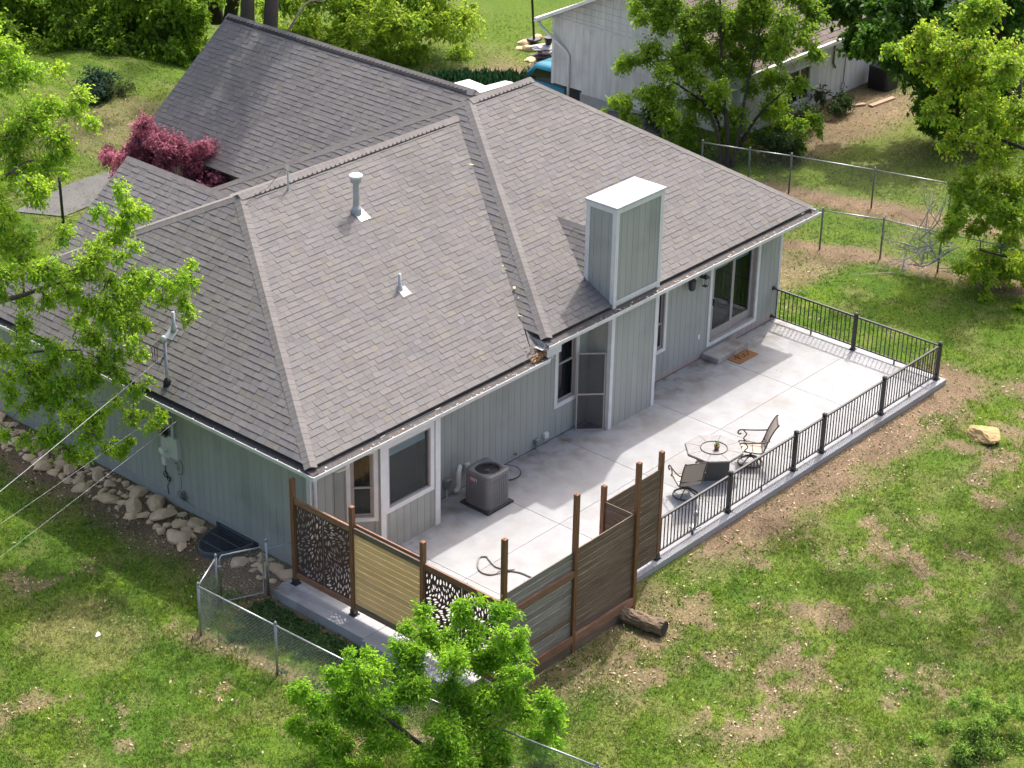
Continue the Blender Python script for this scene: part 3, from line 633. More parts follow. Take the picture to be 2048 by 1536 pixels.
c = onLN(4.19, 4.91); an = MB().cyl(c[0], c[1], c[2]-.03, c[2]+.40, .022, .02, 10)
for k in range(7):
    a = k*.9; an.tube([(c[0],c[1],c[2]+.38),(c[0]+.05*math.cos(a),c[1]+.05*math.sin(a),c[2]+.52+.02*(k%3))], .006, 5)
an.ob('cable_mast', 'pvc', house); 
MB().tube([(c[0]-.02,c[1]+.03,c[2]+.36),(c[0]-.1,c[1]+.08,c[2]+.45),(c[0]-.5,c[1]+.1,c[2]+.16),(c[0]-.95,c[1]+.05,c[2]+.13),(c[0]-1.25,c[1]-.02,c[2]+.02)], .007, 5).ob('cable', 'wire_dark', house)
c = onLW(-.34, 3.80); ms = MB().cyl(c[0], c[1], 2.0, c[2]+.98, .033, .033, 12).ob('service_mast', 'galvanized', house, True)
MB().lathe(c[0], c[1], [(.09,c[2]-.06),(.085,c[2]+.05),(.04,c[2]+.14)], 14).ob('mast_boot', 'rubber', ms, True)
MB().lathe(c[0]-.03, c[1], [(.03,c[2]+.93),(.075,c[2]+.97),(.08,c[2]+1.04),(.04,c[2]+1.09)], 12).ob('weather_head', 'lead', ms, True)
for k in range(3):
    a = k*.05; MB().tube([(c[0]-.08,c[1]+.04*k,c[2]+.99),(c[0]-.20-a,c[1]+.03*k,c[2]+.90),(c[0]-.24-a,c[1]-.02,c[2]+.62),(c[0]-.20,c[1]-.06,c[2]+.52),(c[0]-.05,c[1]-.04,c[2]+.70)], .007, 5).ob('drip_loop', 'rubber', ms)
# ---- things fixed to the walls
mt = MB().box(-.11, -.001, 3.93, 4.22, 1.02, 1.52, .008).box(-.10, -.001, 4.22, 4.46, .95, 1.45, .008).ob('electric_meter', 'pvc', house)
MB().tube([(-.10,4.33,1.17),(-.22,4.33,1.17)], .075, 18).ob('meter_dial', 'white_plastic', mt); MB().tube([(-.06,4.10,1.5),(-.06,4.10,2.62)], .03, 10).ob('conduit', 'pvc', mt)
MB().box(-.06,-.001,4.42,4.52,.70,.90,.01).ob('junction_box', 'white_plastic', mt)
MB().tube([(-.03,4.47,.72),(-.03,4.46,.55)]+[(-.03,4.46+.07*math.cos(t),.47+.07*math.sin(t)) for t in np.linspace(1.6,7.8,16)]+[(-.03,4.42,.42)]+[(-.03,4.36+.055*math.cos(t),.40+.055*math.sin(t)) for t in np.linspace(3.,9.2,16)]+[(-.03,4.42,.2),(-.03,4.40,.0)], .009, 6).ob('coiled_cable', 'rubber', mt)
MB().box(-.07,-.001,4.03,4.14,.72,.88,.006).ob('phone_box', 'siding', mt)
MB().tube([(-.03,3.95,1.0),(-.03,3.88,.9),(-.03,3.90,.7),(-.03,4.05,.62)], .008, 5).tube([(-.02,3.97,.6),(-.02,3.97,.30)], .005, 5).ob('loose_wire', 'wire_dark', mt)
tw = MB(); 
for k in range(16):
    y0, z0_ = 3.95+rr.normal(0,.06), .26+rr.normal(0,.04); tw.tube([(-.03,y0,z0_),(-.05-.04*rr.random(),y0+rr.normal(0,.07),z0_-.08),(-.04,y0+rr.normal(0,.07),z0_-.16+rr.normal(0,.05)),(-.03,3.90+rr.normal(0,.05),.05+rr.random()*.06)], .004, 4)
tw.tube([(-.02,3.9,.06),(-.02,3.55,.0)], .004, 4).ob('wire_tangle', 'wire_dark', mt)
nest = MB(); 
for k in range(60):
    p = np.array((-.06,4.34,1.55))+rr.normal(0,1,3)*np.array((.02,.05,.045)); d = rr.normal(0,.05,3); nest.tube([p-d,p+d], .004, 3)
tag(nest.ob('bird_nest', 'bark_dark'), 'small brown twig nest tucked above the electric meter', 'nest')
MB().box(3.83,3.99,-.12,-.001,.24,.46,.006).ob('disconnect_box', 'galvanized', house); MB().tube([(3.9,-.06,.25),(3.9,-.06,.0)], .018, 8).ob('conduit', 'pvc', house)
MB().tube([(4.12,-.09,.10),(4.20,-.09,.08),(4.24,-.09,.16),(4.24,-.09,.50),(4.28,-.07,.56),(4.34,-.03,.57),(4.36,.0,.57)], .052, 12).ob('flue_elbow', 'white_plastic', house, True)
MB().box(4.50,4.64,-.07,-.001,.40,.57,.006).ob('disconnect_box', 'pvc', house)
MB().tube([(4.55,-.05,.42),(4.55,-.12,.25),(4.52,-.35,.22),(4.45,-.52,.25)], .018, 8).ob('whip_cable', 'wire_dark', house)
MB().box(6.80,6.93,-.10,-.001,.10,.25,.005).ob('outlet_box', 'grey_metal', house); MB().tube([(6.84,-.05,.11),(6.84,-.05,.0)], .02, 8).ob('conduit', 'grey_metal', house)
MB().box(7.12,7.25,-.08,-.001,.15,.28,.006).ob('outlet_box', 'white_plastic', house); MB().box(12.87,12.95,-.02,-.001,.56,.69,.003).ob('outlet_box', 'white_plastic', house)
MB().tube([(6.15,-.001,.14),(6.15,-.09,.14)], .014, 8).tube([(6.15,-.07,.14),(6.15,-.07,.21)], .022, 8).ob('hose_bib', 'grey_metal', house)
# carriage lamp by the door
lx, lz = 12.86, 2.20
lam = MB().box(lx-.05,lx+.05,-.02,-.001,lz+.02,lz+.18,.004).tube([(lx,-.02,lz+.14),(lx,-.08,lz+.20),(lx,-.14,lz+.17)], .009, 6).add([(lx-.09,-.05,lz+.06),(lx+.09,-.05,lz+.06),(lx+.09,-.23,lz+.06),(lx-.09,-.23,lz+.06),(lx,-.14,lz+.16)], [(0,1,4),(1,2,4),(2,3,4),(3,0,4),(3,2,1,0)])
for sx in (-1,1):
    for sy in (-1,1): lam.tube([(lx+.07*sx,-.14+.07*sy,lz+.06),(lx+.05*sx,-.14+.05*sy,lz-.15)], .006, 4)
lam.box(lx-.055,lx+.055,-.195,-.085,lz-.165,lz-.15).ob('wall_lamp', 'black_metal', house)
MB().tube([(lx,-.14,lz+.05),(lx,-.14,lz-.15)], [.062,.045], 4).ob('lamp_glass', 'glass_clear', house)
# ------------------------------------------------------------------ timber privacy fence
fence = thing('privacy_fence', 'stained timber privacy fence of slats and leaf cut metal screens round patio corner', 'fence', (1., -5.2, -.15))
PW = .045
POSTS = {'w0': (-.6,-.15,.09,2.42), 'w1': (-.6,-1.79,.09,2.45), 'w2': (-.6,-3.65,.0,2.45), 'w3': (-.55,-5.60,-.25,3.30), 'w4': (1.45,-5.60,-.25,3.36), 'w5': (3.30,-5.60,-.25,3.26), 'w6': (5.02,-4.86,.09,2.52), 'w7': (3.20,-4.86,.0,2.51)}
for k, (x, y, z0, z1) in POSTS.items():
    p = MB().box(x-PW, x+PW, y-PW, y+PW, z0, z1-.012, .004).ob('post', 'post_wood', fence)
    mk('post_top', [(x-PW,y-PW,z1-.012),(x+PW,y-PW,z1-.012),(x+PW,y+PW,z1-.012),(x-PW,y+PW,z1-.012),(x,y,z1+.015)], [(0,1,4),(1,2,4),(2,3,4),(3,0,4),(3,2,1,0)], 'post_top', p)
    if k in ('w0','w1','w6'):
        MB().box(x-.055, x+.055, y-.055, y+.055, .02, .13).box(x-.08, x+.08, y-.08, y+.08, .0, .02).ob('post_base', 'black_metal', p)
def slats_x(x0, x1, y, z0, z1, m, n_, th=.022, gap=.016, dark=None):
    h = (z1-z0+gap)/n_-gap
    for i in range(n_):
        z = z0+i*(h+gap); j = random.uniform(-.002,.002); MB().box(x0, x1, y-th/2+j, y+th/2+j, z, z+h, .002).ob('slat', dark if (dark and i in (3,)) else m, fence)
def slats_y(y0, y1, x, z0, z1, m, n_, th=.022, gap=.010):
    h = (z1-z0+gap)/n_-gap
    for i in range(n_):
        z = z0+i*(h+gap); j = random.uniform(-.002,.002); MB().box(x-th/2+j, x+th/2+j, y0, y1, z, z+h, .002).ob('slat', m, fence)
slats_x(-.50, 1.40, -5.575, .10, 2.10, 'slat_grey', 13, dark='slat_brown'); slats_x(1.50, 3.25, -5.575, .10, 2.13, 'slat_brown', 13)
MB().box(-.50, 1.405, -5.645, -5.59, .08, .27, .004).ob('rail', 'rail_wood', fence); MB().box(1.495, 3.255, -5.645, -5.59, .06, .25, .004).ob('rail', 'rail_wood', fence)
MB().box(-.505, 1.405, -5.64, -5.59, 1.575, 1.725, .004).ob('rail', 'rail_wood', fence)
MB().box(-.505, 1.405, -5.63, -5.59, -.12, .074, .004).ob('rail', 'slat_brown', fence); MB().box(1.495, 3.255, -5.63, -5.59, -.12, .054, .004).ob('rail', 'slat_brown', fence)
slats_x(3.25, 4.97, -4.885, .06, 2.14, 'slat_brown', 14)
slats_y(-5.555, -4.91, 3.20, .10, 2.15, 'slat_brown', 14); MB().box(3.215, 3.27, -5.55, -4.91, 1.72, 1.85, .004).box(3.216, 3.271, -5.55, -4.91, 1.56, 1.69, .004).ob('rail', 'rail_wood', fence)
slats_y(-3.60, -1.84, -.595, .28, 1.88, 'slat_pine', 12)
for (y0, y1, m_) in ((-1.742,-.198,'rail_wood'), (-3.602,-1.838,'slat_brown'), (-5.552,-3.698,'rail_wood')):
    MB().box(-.622, -.572, y0, y1, 1.86, 1.99, .004).ob('rail', m_, fence); MB().box(-.622, -.572, y0, y1, .15, .28, .004).ob('rail', 'rail_wood' if m_ != 'slat_brown' else m_, fence)
MB().box(-.56, -.525, -3.6, -1.84, 1.90, 2.04, .004).ob('rail', 'rail_wood', fence)
def leaf_screen(y0, y1, z0, z1, x, seed):
    """metal sheet with leaf shaped holes cut through it"""
    rg = random.Random(seed); w_, h_ = y1-y0, z1-z0; holes = []; cents = []
    tries = 0
    while tries < 9000 and len(holes) < 330:
        tries += 1; a = rg.uniform(.045, w_-.045); b = rg.uniform(.045, h_-.045); L = rg.uniform(.042, .082); wd = L*rg.uniform(.26,.38)
        fld = 3.1*noise2(a*2.3+seed, b*2.3)+.6*rg.random(); dx, dz = math.cos(fld), math.sin(fld); ok = True
        segs = [(a-dx*L*s, b-dz*L*s) for s in (-.95,-.32,.32,.95)]
        if any(not(.018 < p_[0] < w_-.018 and .018 < p_[1] < h_-.018) for p_ in segs): continue
        rad = wd+.0065
        for (s2, r2) in cents:
            if abs(s2[1][0]-a) > .18 or abs(s2[1][1]-b) > .18: continue
            for p_ in segs:
                for q_ in s2:
                    if (p_[0]-q_[0])**2+(p_[1]-q_[1])**2 < ((rad+r2)*.80)**2: ok = False; break
                if not ok: break
            if not ok: break
        if not ok: continue
        cents.append((segs, rad)); ring = []
        for t in (-1,-.6,-.1,.5,1): ring.append((t, (1-t*t)**.75))
        pts = [(a+dx*L*t-dz*wd*e, b+dz*L*t+dx*wd*e) for t, e in ring]+[(a+dx*L*t+dz*wd*e, b+dz*L*t-dx*wd*e) for t, e in ring[-2:0:-1]]
        holes.append(pts)
    loops = [[(0,0),(w_,0),(w_,h_),(0,h_)]]+holes
    tri = tessellate_polygon([[Vector((p_[0],p_[1],0)) for p_ in lp] for lp in loops])
    flat = [p_ for lp in loops for p_ in lp]; n_ = len(flat)
    V = [(x-.0025, y0+a, z0+b) for a, b in flat]+[(x+.0025, y0+a, z0+b) for a, b in flat]
    Fc = [tuple(t) for t in tri]+[tuple(i+n_ for i in t[::-1]) for t in tri]; k = 0
    for lp in loops:
        m_ = len(lp); Fc += [(k+i, k+(i+1)%m_, n_+k+(i+1)%m_, n_+k+i) for i in range(m_)]; k += m_
    return mk('cut_metal_screen', V, Fc, 'screen_metal', fence)
leaf_screen(-.965, -.20, .285, 1.855, -.597, 3); leaf_screen(-1.74, -.975, .285, 1.855, -.597, 8)
leaf_screen(-4.62, -3.70, .285, 1.855, -.597, 5); leaf_screen(-5.55, -4.63, .285, 1.855, -.597, 6)

# ------------------------------------------------------------------ black patio railing
rl = thing('patio_railing', 'black metal railing with slim balusters along the patio edge', 'railing', (10.5, -4.83, 0))
RY = -4.83; RX = 16.03
rposts = [(7.55,RY),(9.985,RY),(11.10,RY),(13.57,RY),(RX,RY),(RX,-2.47)]
for (x, y) in rposts:
    p = MB().box(x-.04, x+.04, y-.04, y+.04, .0, .97, .004).ob('post', 'black_metal', rl)
    MB().box(x-.047, x+.047, y-.047, y+.047, .965, .985, .004).box(x-.03, x+.03, y-.03, y+.03, .98, 1.0, .004).ob('post_cap', 'black_metal', p); MB().box(x-.075, x+.075, y-.075, y+.075, .0, .018, .003).box(x-.05,x+.05,y-.05,y+.05,.015,.05,.004).ob('base_plate', 'black_metal', p)
bal = None
def run(a, b):
    a = np.array(a); b = np.array(b); t = b-a; L = np.linalg.norm(t); t /= L; n = np.array((-t[1], t[0])); global bal
    O = (a[0], a[1], 0); u = np.array((*t,0)); nn = np.array((*n,0))
    MB().lbox(O, u, nn, .0, L, -.028, .028, .875, .915, .006).ob('top_rail', 'black_metal', rl); MB().lbox(O, u, nn, 0, L, -.018, .018, .10, .135, .003).ob('bottom_rail', 'black_metal', rl)
    k = int(round(L/.118)); 
    for i in range(1, k):
        p = a+t*L*i/k; c = (p[0], p[1], .505)
        if bal is None: bal = MB().box(-.0095,.0095,-.0095,.0095,-.375,.375).ob('baluster', 'black_metal', rl); bal.location = Vector(c)-W[rl.name]; W[bal.name] = Vector(c)
        else: inst('baluster', bal.data, c, rl, math.atan2(t[1], t[0]))
    m_ = a+t*L/2; 
    if L > 1.5: MB().box(m_[0]-.016, m_[0]+.016, m_[1]-.016, m_[1]+.016, 0, .102).ob('support_foot', 'black_metal', rl)
pts = [(5.065,RY)]+rposts[:5]
for a, b in zip(pts[:-1], pts[1:]): run((a[0]+(.0 if a[0] < 6 else .04), a[1]), (b[0]-.04, b[1]))
run((RX, RY+.04), (RX, -2.51)); run((RX, -2.43), (RX, -.02))
MB().box(RX-.05, RX+.05, -.035, -.001, .85, .94, .004).box(RX-.045, RX+.045, -.03, -.001, .08, .155, .004).ob('wall_bracket', 'black_metal', rl)

# ------------------------------------------------------------------ air conditioner
def rrect(cx, cy, w_, d_, r, n_=5, sub_=False):
    P_ = []
    for (sx, sy, a0) in ((1,1,0),(-1,1,math.pi/2),(-1,-1,math.pi),(1,-1,1.5*math.pi)):
        for k in range(n_+1):
            a = a0+k*math.pi/2/n_; P_.append((cx+sx*(w_/2-r)+r*math.cos(a), cy+sy*(d_/2-r)+r*math.sin(a)))
    if not sub_: return P_
    out = []
    for i in range(len(P_)):
        a, b = np.array(P_[i]), np.array(P_[(i+1)%len(P_)]); k = max(1, int(np.linalg.norm(b-a)/.06)); out += [tuple(a+(b-a)*j/k) for j in range(k)]
    return out
def ac_unit(name, label, cx, cy, z, w_, h_, body, dark, group=None, pad=True, badge=True):
    t = thing(name, label, 'air conditioner', (cx, cy, z), group)
    if pad: MB().box(cx-w_/2-.05, cx+w_/2+.05, cy-w_/2-.05, cy+w_/2+.05, z, z+.055, .01).ob('pad', 'ac_pad', t)
    zb = z+.05
    MB().prism(rrect(cx, cy, w_-.05, w_-.05, .09), zb, zb+h_-.05).ob('coil', dark, t)
    MB().prism(rrect(cx, cy, w_, w_, .11), zb, zb+.06).ob('base_pan', body, t)
    lv = MB(); ring = rrect(cx, cy, w_-.015, w_-.015, .11, 4); per = []
    for i in range(len(ring)):
        a = np.array(ring[i]); b = np.array(ring[(i+1)%len(ring)]); L = np.linalg.norm(b-a); k = max(1, int(L/.055))
        for j in range(k): per.append((a+(b-a)*(j+.5)/k, (b-a)/L))
    fins = []
    for c, d in per:
        n_ = np.array((d[1], -d[0])); lv = MB().lbox((c[0],c[1],0), np.array((*d,0)), np.array((*n_,0)), -.022, .022, -.012, .008, zb+.055, zb+h_-.07); lv.ob('louvre', body, t)
    top = MB(); o = rrect(cx, cy, w_, w_, .11, 6, True); R = w_*.385; m_ = len(o)
    inn = [(cx+R*math.cos(math.atan2(y-cy, x-cx)), cy+R*math.sin(math.atan2(y-cy, x-cx))) for x, y in o]
    zt = zb+h_
    V = [(x,y,zt-.08) for x,y in o]+[(x,y,zt-.02) for x,y in o]+[(cx+(x-cx)*.97,cy+(y-cy)*.97,zt) for x,y in o]+[(x,y,zt) for x,y in inn]+[(x,y,zt-.07) for x,y in inn]
    top.add(V, [(k*m_+i, k*m_+(i+1)%m_, (k+1)*m_+(i+1)%m_, (k+1)*m_+i) for k in range(4) for i in range(m_)]).ob('top_cover', body, t, True)
    MB().cyl(cx, cy, zt-.20, zt-.14, R, R, 24).ob('fan_shroud', dark, t)
    fb = MB()
    for k in range(3):
        a = k*2.094+.6; u = np.array((math.cos(a), math.sin(a), 0)); s = np.array((-u[1], u[0], 0)); c = np.array((cx,cy,zt-.10))
        fb.add([c+u*.05-s*.03-(0,0,.02), c+u*.05+s*.03+(0,0,.02), c+u*R*.92+s*.13+(0,0,.03), c+u*R*.92-s*.09-(0,0,.03)], [(0,1,2,3)])
    fb.ob('fan_blades', 'ac_paint', t); MB().cyl(cx, cy, zt-.13, zt-.045, .065, .055, 14).ob('fan_motor', body, t)
    gr = MB()
    for k in range(1, 9): gr.tube([(cx+R*k/9*math.cos(a), cy+R*k/9*math.sin(a), zt-.022) for a in np.linspace(0, 2*math.pi, 25)], .0022, 3, False)
    for k in range(8): a = k*math.pi/4; gr.tube([(cx,cy,zt-.02),(cx+R*math.cos(a),cy+R*math.sin(a),zt-.012)], .003, 4)
    gr.ob('fan_grille', 'black_metal', t)
    if badge:
        b = MB().box(cx-w_/2-.012, cx-w_/2+.002, cy-.02, cy+.16, zt-.20, zt-.13, .004).ob('badge', 'white_plastic', t); MB().box(cx-w_/2-.0145, cx-w_/2-.0125, cy-.012, cy+.152, zt-.192, zt-.138).ob('badge_face', 'badge_red', b); MB().box(cx-w_/2-.0165, cx-w_/2-.015, cy+.01, cy+.13, zt-.175, zt-.158).ob('badge_mark', 'white_plastic', b)
    return t
ac_unit('air_conditioner', 'dark grey air conditioner with round top fan on the patio slab', 4.345, -.82, .002, .71, .80, 'ac_paint', 'ac_dark')
rp = MB().cyl(5.55, -.28, -.05, .035, .33, .33, 28).ob('round_pad', 'concrete'); tag(rp, 'round concrete disc lying against the wall behind the air conditioner', 'disc')
MB().tube([(5.55+.335*math.cos(a), -.28+.335*math.sin(a), .03) for a in np.linspace(0,2*math.pi,30)], .012, 5, False).ob('rim', 'rubber', rp)

# ------------------------------------------------------------------ small things on the patio
st = MB().box(13.05, 14.30, -.53, -.03, .0, .15, .012).ob('door_step', 'concrete_old'); tag(st, 'low concrete step below the sliding door', 'step')
dm = MB().box(13.43, 14.21, -.91, -.40, .001, .016, .004).ob('door_mat', 'coir'); tag(dm, 'brown coir door mat with black script reading hi', 'mat')
def script(P_, r=.012):
    m_ = MB(); V = []; P_ = [np.array(p) for p in P_]; V = []; Fc = []
    for i, p in enumerate(P_):
        t = P_[min(i+1,len(P_)-1)]-P_[max(i-1,0)]; t = t/np.linalg.norm(t); n_ = np.array((-t[1],t[0])); V += [(*(p+n_*r),.0185),(*(p-n_*r),.0185)]
    return mk('lettering', V, [(2*i,2*i+1,2*i+3,2*i+2) for i in range(len(P_)-1)], 'black_print', dm)
def cr(pts, k=8):
    P_ = [np.array(p) for p in pts]; P_ = [2*P_[0]-P_[1]]+P_+[2*P_[-1]-P_[-2]]; out = []
    for i in range(1, len(P_)-2):
        for s in np.linspace(0,1,k,endpoint=False):
            a,b,c,d = P_[i-1:i+3]; out.append(.5*((2*b)+(c-a)*s+(2*a-5*b+4*c-d)*s*s+(3*b-a-3*c+d)*s**3))
    return out+[P_[-2]]
mo = np.array((13.50,-.80)); sc = 1.
hi = [(.02,.12),(.12,.14),(.24,.30),(.25,.36),(.20,.33),(.17,.18),(.16,.02),(.20,.14),(.26,.19),(.29,.12),(.31,.03),(.37,.06),(.43,.17),(.43,.06),(.48,.03),(.58,.12),(.66,.2)]
script([mo+np.array(p)*sc for p in cr(hi)], .010); script([mo+np.array(p) for p in cr([(.45,.24),(.455,.25),(.46,.26)])], .012)
hz = [(2.74,-3.46),(2.72,-3.2),(2.64,-3.0),(2.55,-2.69),(2.64,-2.42),(2.70,-2.28),(2.60,-2.2),(2.45,-2.28),(2.26,-2.46),(2.2,-2.65),(2.28,-2.82),(2.5,-2.9),(2.70,-3.05)]
tag(MB().tube([(p[0],p[1],.02+.022*(i > 84)) for i, p in enumerate(cr(hz))], .017, 8).ob('garden_hose', 'hose', None, True), 'short grey garden hose looped on the sunlit slab', 'hose')
# insect screen standing in the corner beside the chimney
a, b = np.array((8.12,-.13,.0)), np.array((8.585,-.58,.0)); t = (b-a)/np.linalg.norm(b-a); lean = np.array((.06,.055,0)); hS = 1.92
scr = thing('window_screen', 'tall insect screen in a pale frame leaning in the chimney corner', 'screen', (a+b)/2)
def sb(p0, p1, p2, p3, nm, m_):
    n_ = np.cross(p1-p0, p3-p0); n_ /= np.linalg.norm(n_); return mk(nm, [p-n_*.008 for p in (p0,p1,p2,p3)]+[p+n_*.008 for p in (p0,p1,p2,p3)], [(3,2,1,0),(4,5,6,7),(0,1,5,4),(1,2,6,5),(2,3,7,6),(3,0,4,7)], m_, scr)
L_ = float(np.linalg.norm(b-a)); SP_ = lambda s, z: a+t*s+lean*(z/hS)+np.array((0,0,z))
for (s0,s1,z0,z1) in ((0,.028,0,hS),(L_-.028,L_,0,hS),(.028,L_-.028,0,.03),(.028,L_-.028,hS-.03,hS),(.028,L_-.028,.88,.92)): sb(SP_(s0,z0),SP_(s1,z0),SP_(s1,z1),SP_(s0,z1),'frame_bar','sling')
m = bpy.data.materials.new('screen_mesh'); m.use_nodes = True; n_ = m.node_tree.nodes; l_ = m.node_tree.links; tr = n_.new('ShaderNodeBsdfTransparent'); ms_ = n_.new('ShaderNodeMixShader'); ms_.inputs[0].default_value = .55
n_['Principled BSDF'].inputs['Base Color'].default_value = (.05,.055,.06,1); l_.new(tr.outputs[0], ms_.inputs[1]); l_.new(n_['Principled BSDF'].outputs[0], ms_.inputs[2]); l_.new(ms_.outputs[0], n_['Material Output'].inputs[0]); MATS['screen_mesh'] = m
for (z0,z1) in ((.03,.88),(.92,hS-.03)): mk('screen_cloth', [SP_(.028,z0),SP_(L_-.028,z0),SP_(L_-.028,z1),SP_(.028,z1)], [(0,1,2,3)], 'screen_mesh', scr)
# hanging planter by the lamp
pl = MB().lathe(12.30, -.16, [(.06,2.12),(.085,2.16),(.10,2.38)], 14).ob('hanging_planter', 'black_metal'); tag(pl, 'dark pot hanging under the eave beside the wall lamp', 'planter')
MB().tube([(12.30,-.16,2.37),(12.30,-.16,2.7)], .004, 4).ob('hanger', 'black_metal', pl)
sl = thing('garden_light', 'small grey stake light standing on the slab behind the railing', 'light', (6.56,-4.70,0))
MB().cyl(6.56,-4.70,0,.30,.028,.028,12).ob('stake','grey_metal',sl,True); MB().lathe(6.56,-4.70,[(.05,.29),(.055,.36),(.02,.40)],14).ob('lamp_head','lead',sl,True); MB().box(6.47,6.65,-4.79,-4.61,0,.02,.004).ob('foot','grey_metal',sl)

# ------------------------------------------------------------------ table and chairs
TX, TY, TZ = 8.66, -3.60, .62
tb = thing('patio_table', 'octagonal grey patio table with lazy Susan ring and square base', 'table', (TX,TY,0))
oct_ = lambda r, a0=.393: [(TX+r*math.cos(a0+k*math.pi/4), TY+r*math.sin(a0+k*math.pi/4)) for k in range(8)]
MB().prism(oct_(.66), TZ-.035, TZ).ob('table_rim', 'table_base', tb)
for k in range(8):
    o = oct_(.645); i_ = oct_(.31); a, b, c, d = o[k], o[(k+1)%8], i_[(k+1)%8], i_[k]; g = .006
    cxk = sum(p[0] for p in (a,b,c,d))/4; cyk = sum(p[1] for p in (a,b,c,d))/4
    MB().prism([(cxk+(p[0]-cxk)*.975, cyk+(p[1]-cyk)*.975) for p in (a,b,c,d)], TZ-.002, TZ+.012).ob('tile', 'table_top', tb)
MB().cyl(TX, TY, TZ-.002, TZ+.013, .285, .285, 32).ob('centre_tile', 'table_top', tb)
MB().tube([(TX+.295*math.cos(a), TY+.295*math.sin(a), TZ+.02) for a in np.linspace(0,2*math.pi,41)], .012, 6, False).ob('lazy_susan', 'table_base', tb, True)
MB().prism([(TX+.44*math.cos(k*math.pi/2+.0), TY+.44*math.sin(k*math.pi/2+.0)) for k in range(4)], .03, TZ-.03).ob('pedestal', 'table_base', tb)
MB().prism([(TX+.47*math.cos(k*math.pi/2), TY+.47*math.sin(k*math.pi/2)) for k in range(4)], .0, .03).ob('pedestal_foot', 'table_base', tb)
pot = thing('potted_plant', 'little green aloe in a terracotta pot on the table', 'plant', (TX-.01,TY-.08,TZ+.012))
MB().lathe(TX-.01, TY-.08, [(.045,TZ+.012),(.06,TZ+.09),(.066,TZ+.09),(.066,TZ+.11),(.05,TZ+.11)], 14).ob('pot', 'terracotta', pot, True)
lf = MB(); rg = random.Random(4)
for k in range(11):
    a = k*.95; e = rg.uniform(.4,1.2); L = rg.uniform(.10,.17); d = np.array((math.cos(a)*math.cos(e), math.sin(a)*math.cos(e), math.sin(e))); s = np.array((-math.sin(a),math.cos(a),0))*.013; p = np.array((TX-.01,TY-.08,TZ+.10))
    lf.add([p-s, p+s, p+d*L*.5+s*.9, p+d*L, p+d*L*.5-s*.9, p+d*L*.4-(0,0,.015)], [(0,1,2,3),(0,3,4),(0,5,3),(1,5,0)])
lf.ob('leaves', 'leaf', pot, col=np.tile((.07,.20,.05),(len(lf.v),1)))
def chair(label, x, y, face, loc_group='swivel chairs round the patio table'):
    t = thing('patio_chair', label, 'chair', (x,y,0), loc_group); ca, sa = math.cos(face), math.sin(face)
    def T(p): return (x+p[0]*ca-p[1]*sa, y+p[0]*sa+p[1]*ca, p[2])                          # +x = the way the sitter faces
    tube = lambda pts, r, n_=7: MB().tube([T(p) for p in cr(pts, 6)], r, n_)
    MB().tube([T((.27*math.cos(a), .27*math.sin(a), .022)) for a in np.linspace(0,2*math.pi,33)], .016, 7, False).ob('ring_base', 'chair_frame', t, True)
    for k in range(4):
        a = .785+k*1.571; MB().tube([T((.27*math.cos(a),.27*math.sin(a),.025)),T((.15*math.cos(a),.15*math.sin(a),.12)),T((0,0,.20))], .014, 6).ob('base_leg', 'chair_frame', t, True)
    MB().tube([T((0,0,.16)),T((0,0,.33))], .03, 12).ob('swivel_post', 'chair_frame', t, True); MB().add([T(p) for p in ((-.16,-.13,.33),(.16,-.13,.33),(.16,.13,.33),(-.16,.13,.33),(-.16,-.13,.35),(.16,-.13,.35),(.16,.13,.35),(-.16,.13,.35))], [(3,2,1,0),(4,5,6,7),(0,1,5,4),(1,2,6,5),(2,3,7,6),(3,0,4,7)]).ob('rocker_plate', 'chair_frame', t)
    seat = [(.27,.36),(.23,.405),(.0,.385),(-.22,.375),(-.27,.40)]; back = [(-.26,.39),(-.30,.52),(-.36,.72),(-.45,.93),(-.52,1.06)]
    prof = cr([np.array(p) for p in seat], 5); pb = cr([np.array(p) for p in back], 5)
    for nm, pr_, wd in (('seat', prof, .245), ('backrest', pb, .235)):
        V = []; k = len(pr_)
        for s in (-1,-.5,0,.5,1):
            for p in pr_: V.append(T((p[0]-(.02*(1-s*s) if nm == 'backrest' else 0), s*wd, p[1]-(.015*(1-s*s) if nm == 'seat' else 0))))
        mk(nm, V, [(j*k+i, j*k+i+1, (j+1)*k+i+1, (j+1)*k+i) for j in range(4) for i in range(k-1)], 'sling', t, True)
    for s in (-1,1):
        tube([(.27,s*.25,.36),(.23,s*.25,.405),(0,s*.25,.385),(-.22,s*.25,.375),(-.29,s*.25,.50),(-.36,s*.25,.72),(-.45,s*.25,.93),(-.53,s*.25,1.07),(-.56,s*.235,1.08)], .016).ob('side_frame', 'chair_frame', t, True)
        tube([(-.38,s*.27,.70),(-.25,s*.30,.67),(0,s*.31,.655),(.18,s*.31,.655),(.27,s*.31,.63),(.29,s*.31,.57),(.25,s*.31,.54),(.22,s*.31,.57)], .017).ob('arm', 'chair_frame', t, True)
        tube([(.17,s*.305,.645),(.10,s*.30,.55),(.16,s*.28,.45),(.10,s*.25,.40)], .014).ob('arm_support', 'chair_frame', t, True)
    for (px, pz) in ((-.535,1.06),(-.30,.50),(.25,.385),(-.24,.37)): MB().tube([T((px,-.25,pz)),T((px,.25,pz))], .013, 6).ob('cross_bar', 'chair_frame', t, True)
    MB().tube([T((-.03,-.25,.372)),T((-.03,.25,.372))], .012, 6).ob('cross_bar', 'chair_frame', t, True)
    return t
chair('brown sling swivel chair with its back towards the timber fence', 7.50, -3.74, math.radians(57))
chair('brown sling swivel chair with scrolled arms at the table side away from timber fence', 9.62, -3.93, math.radians(128))

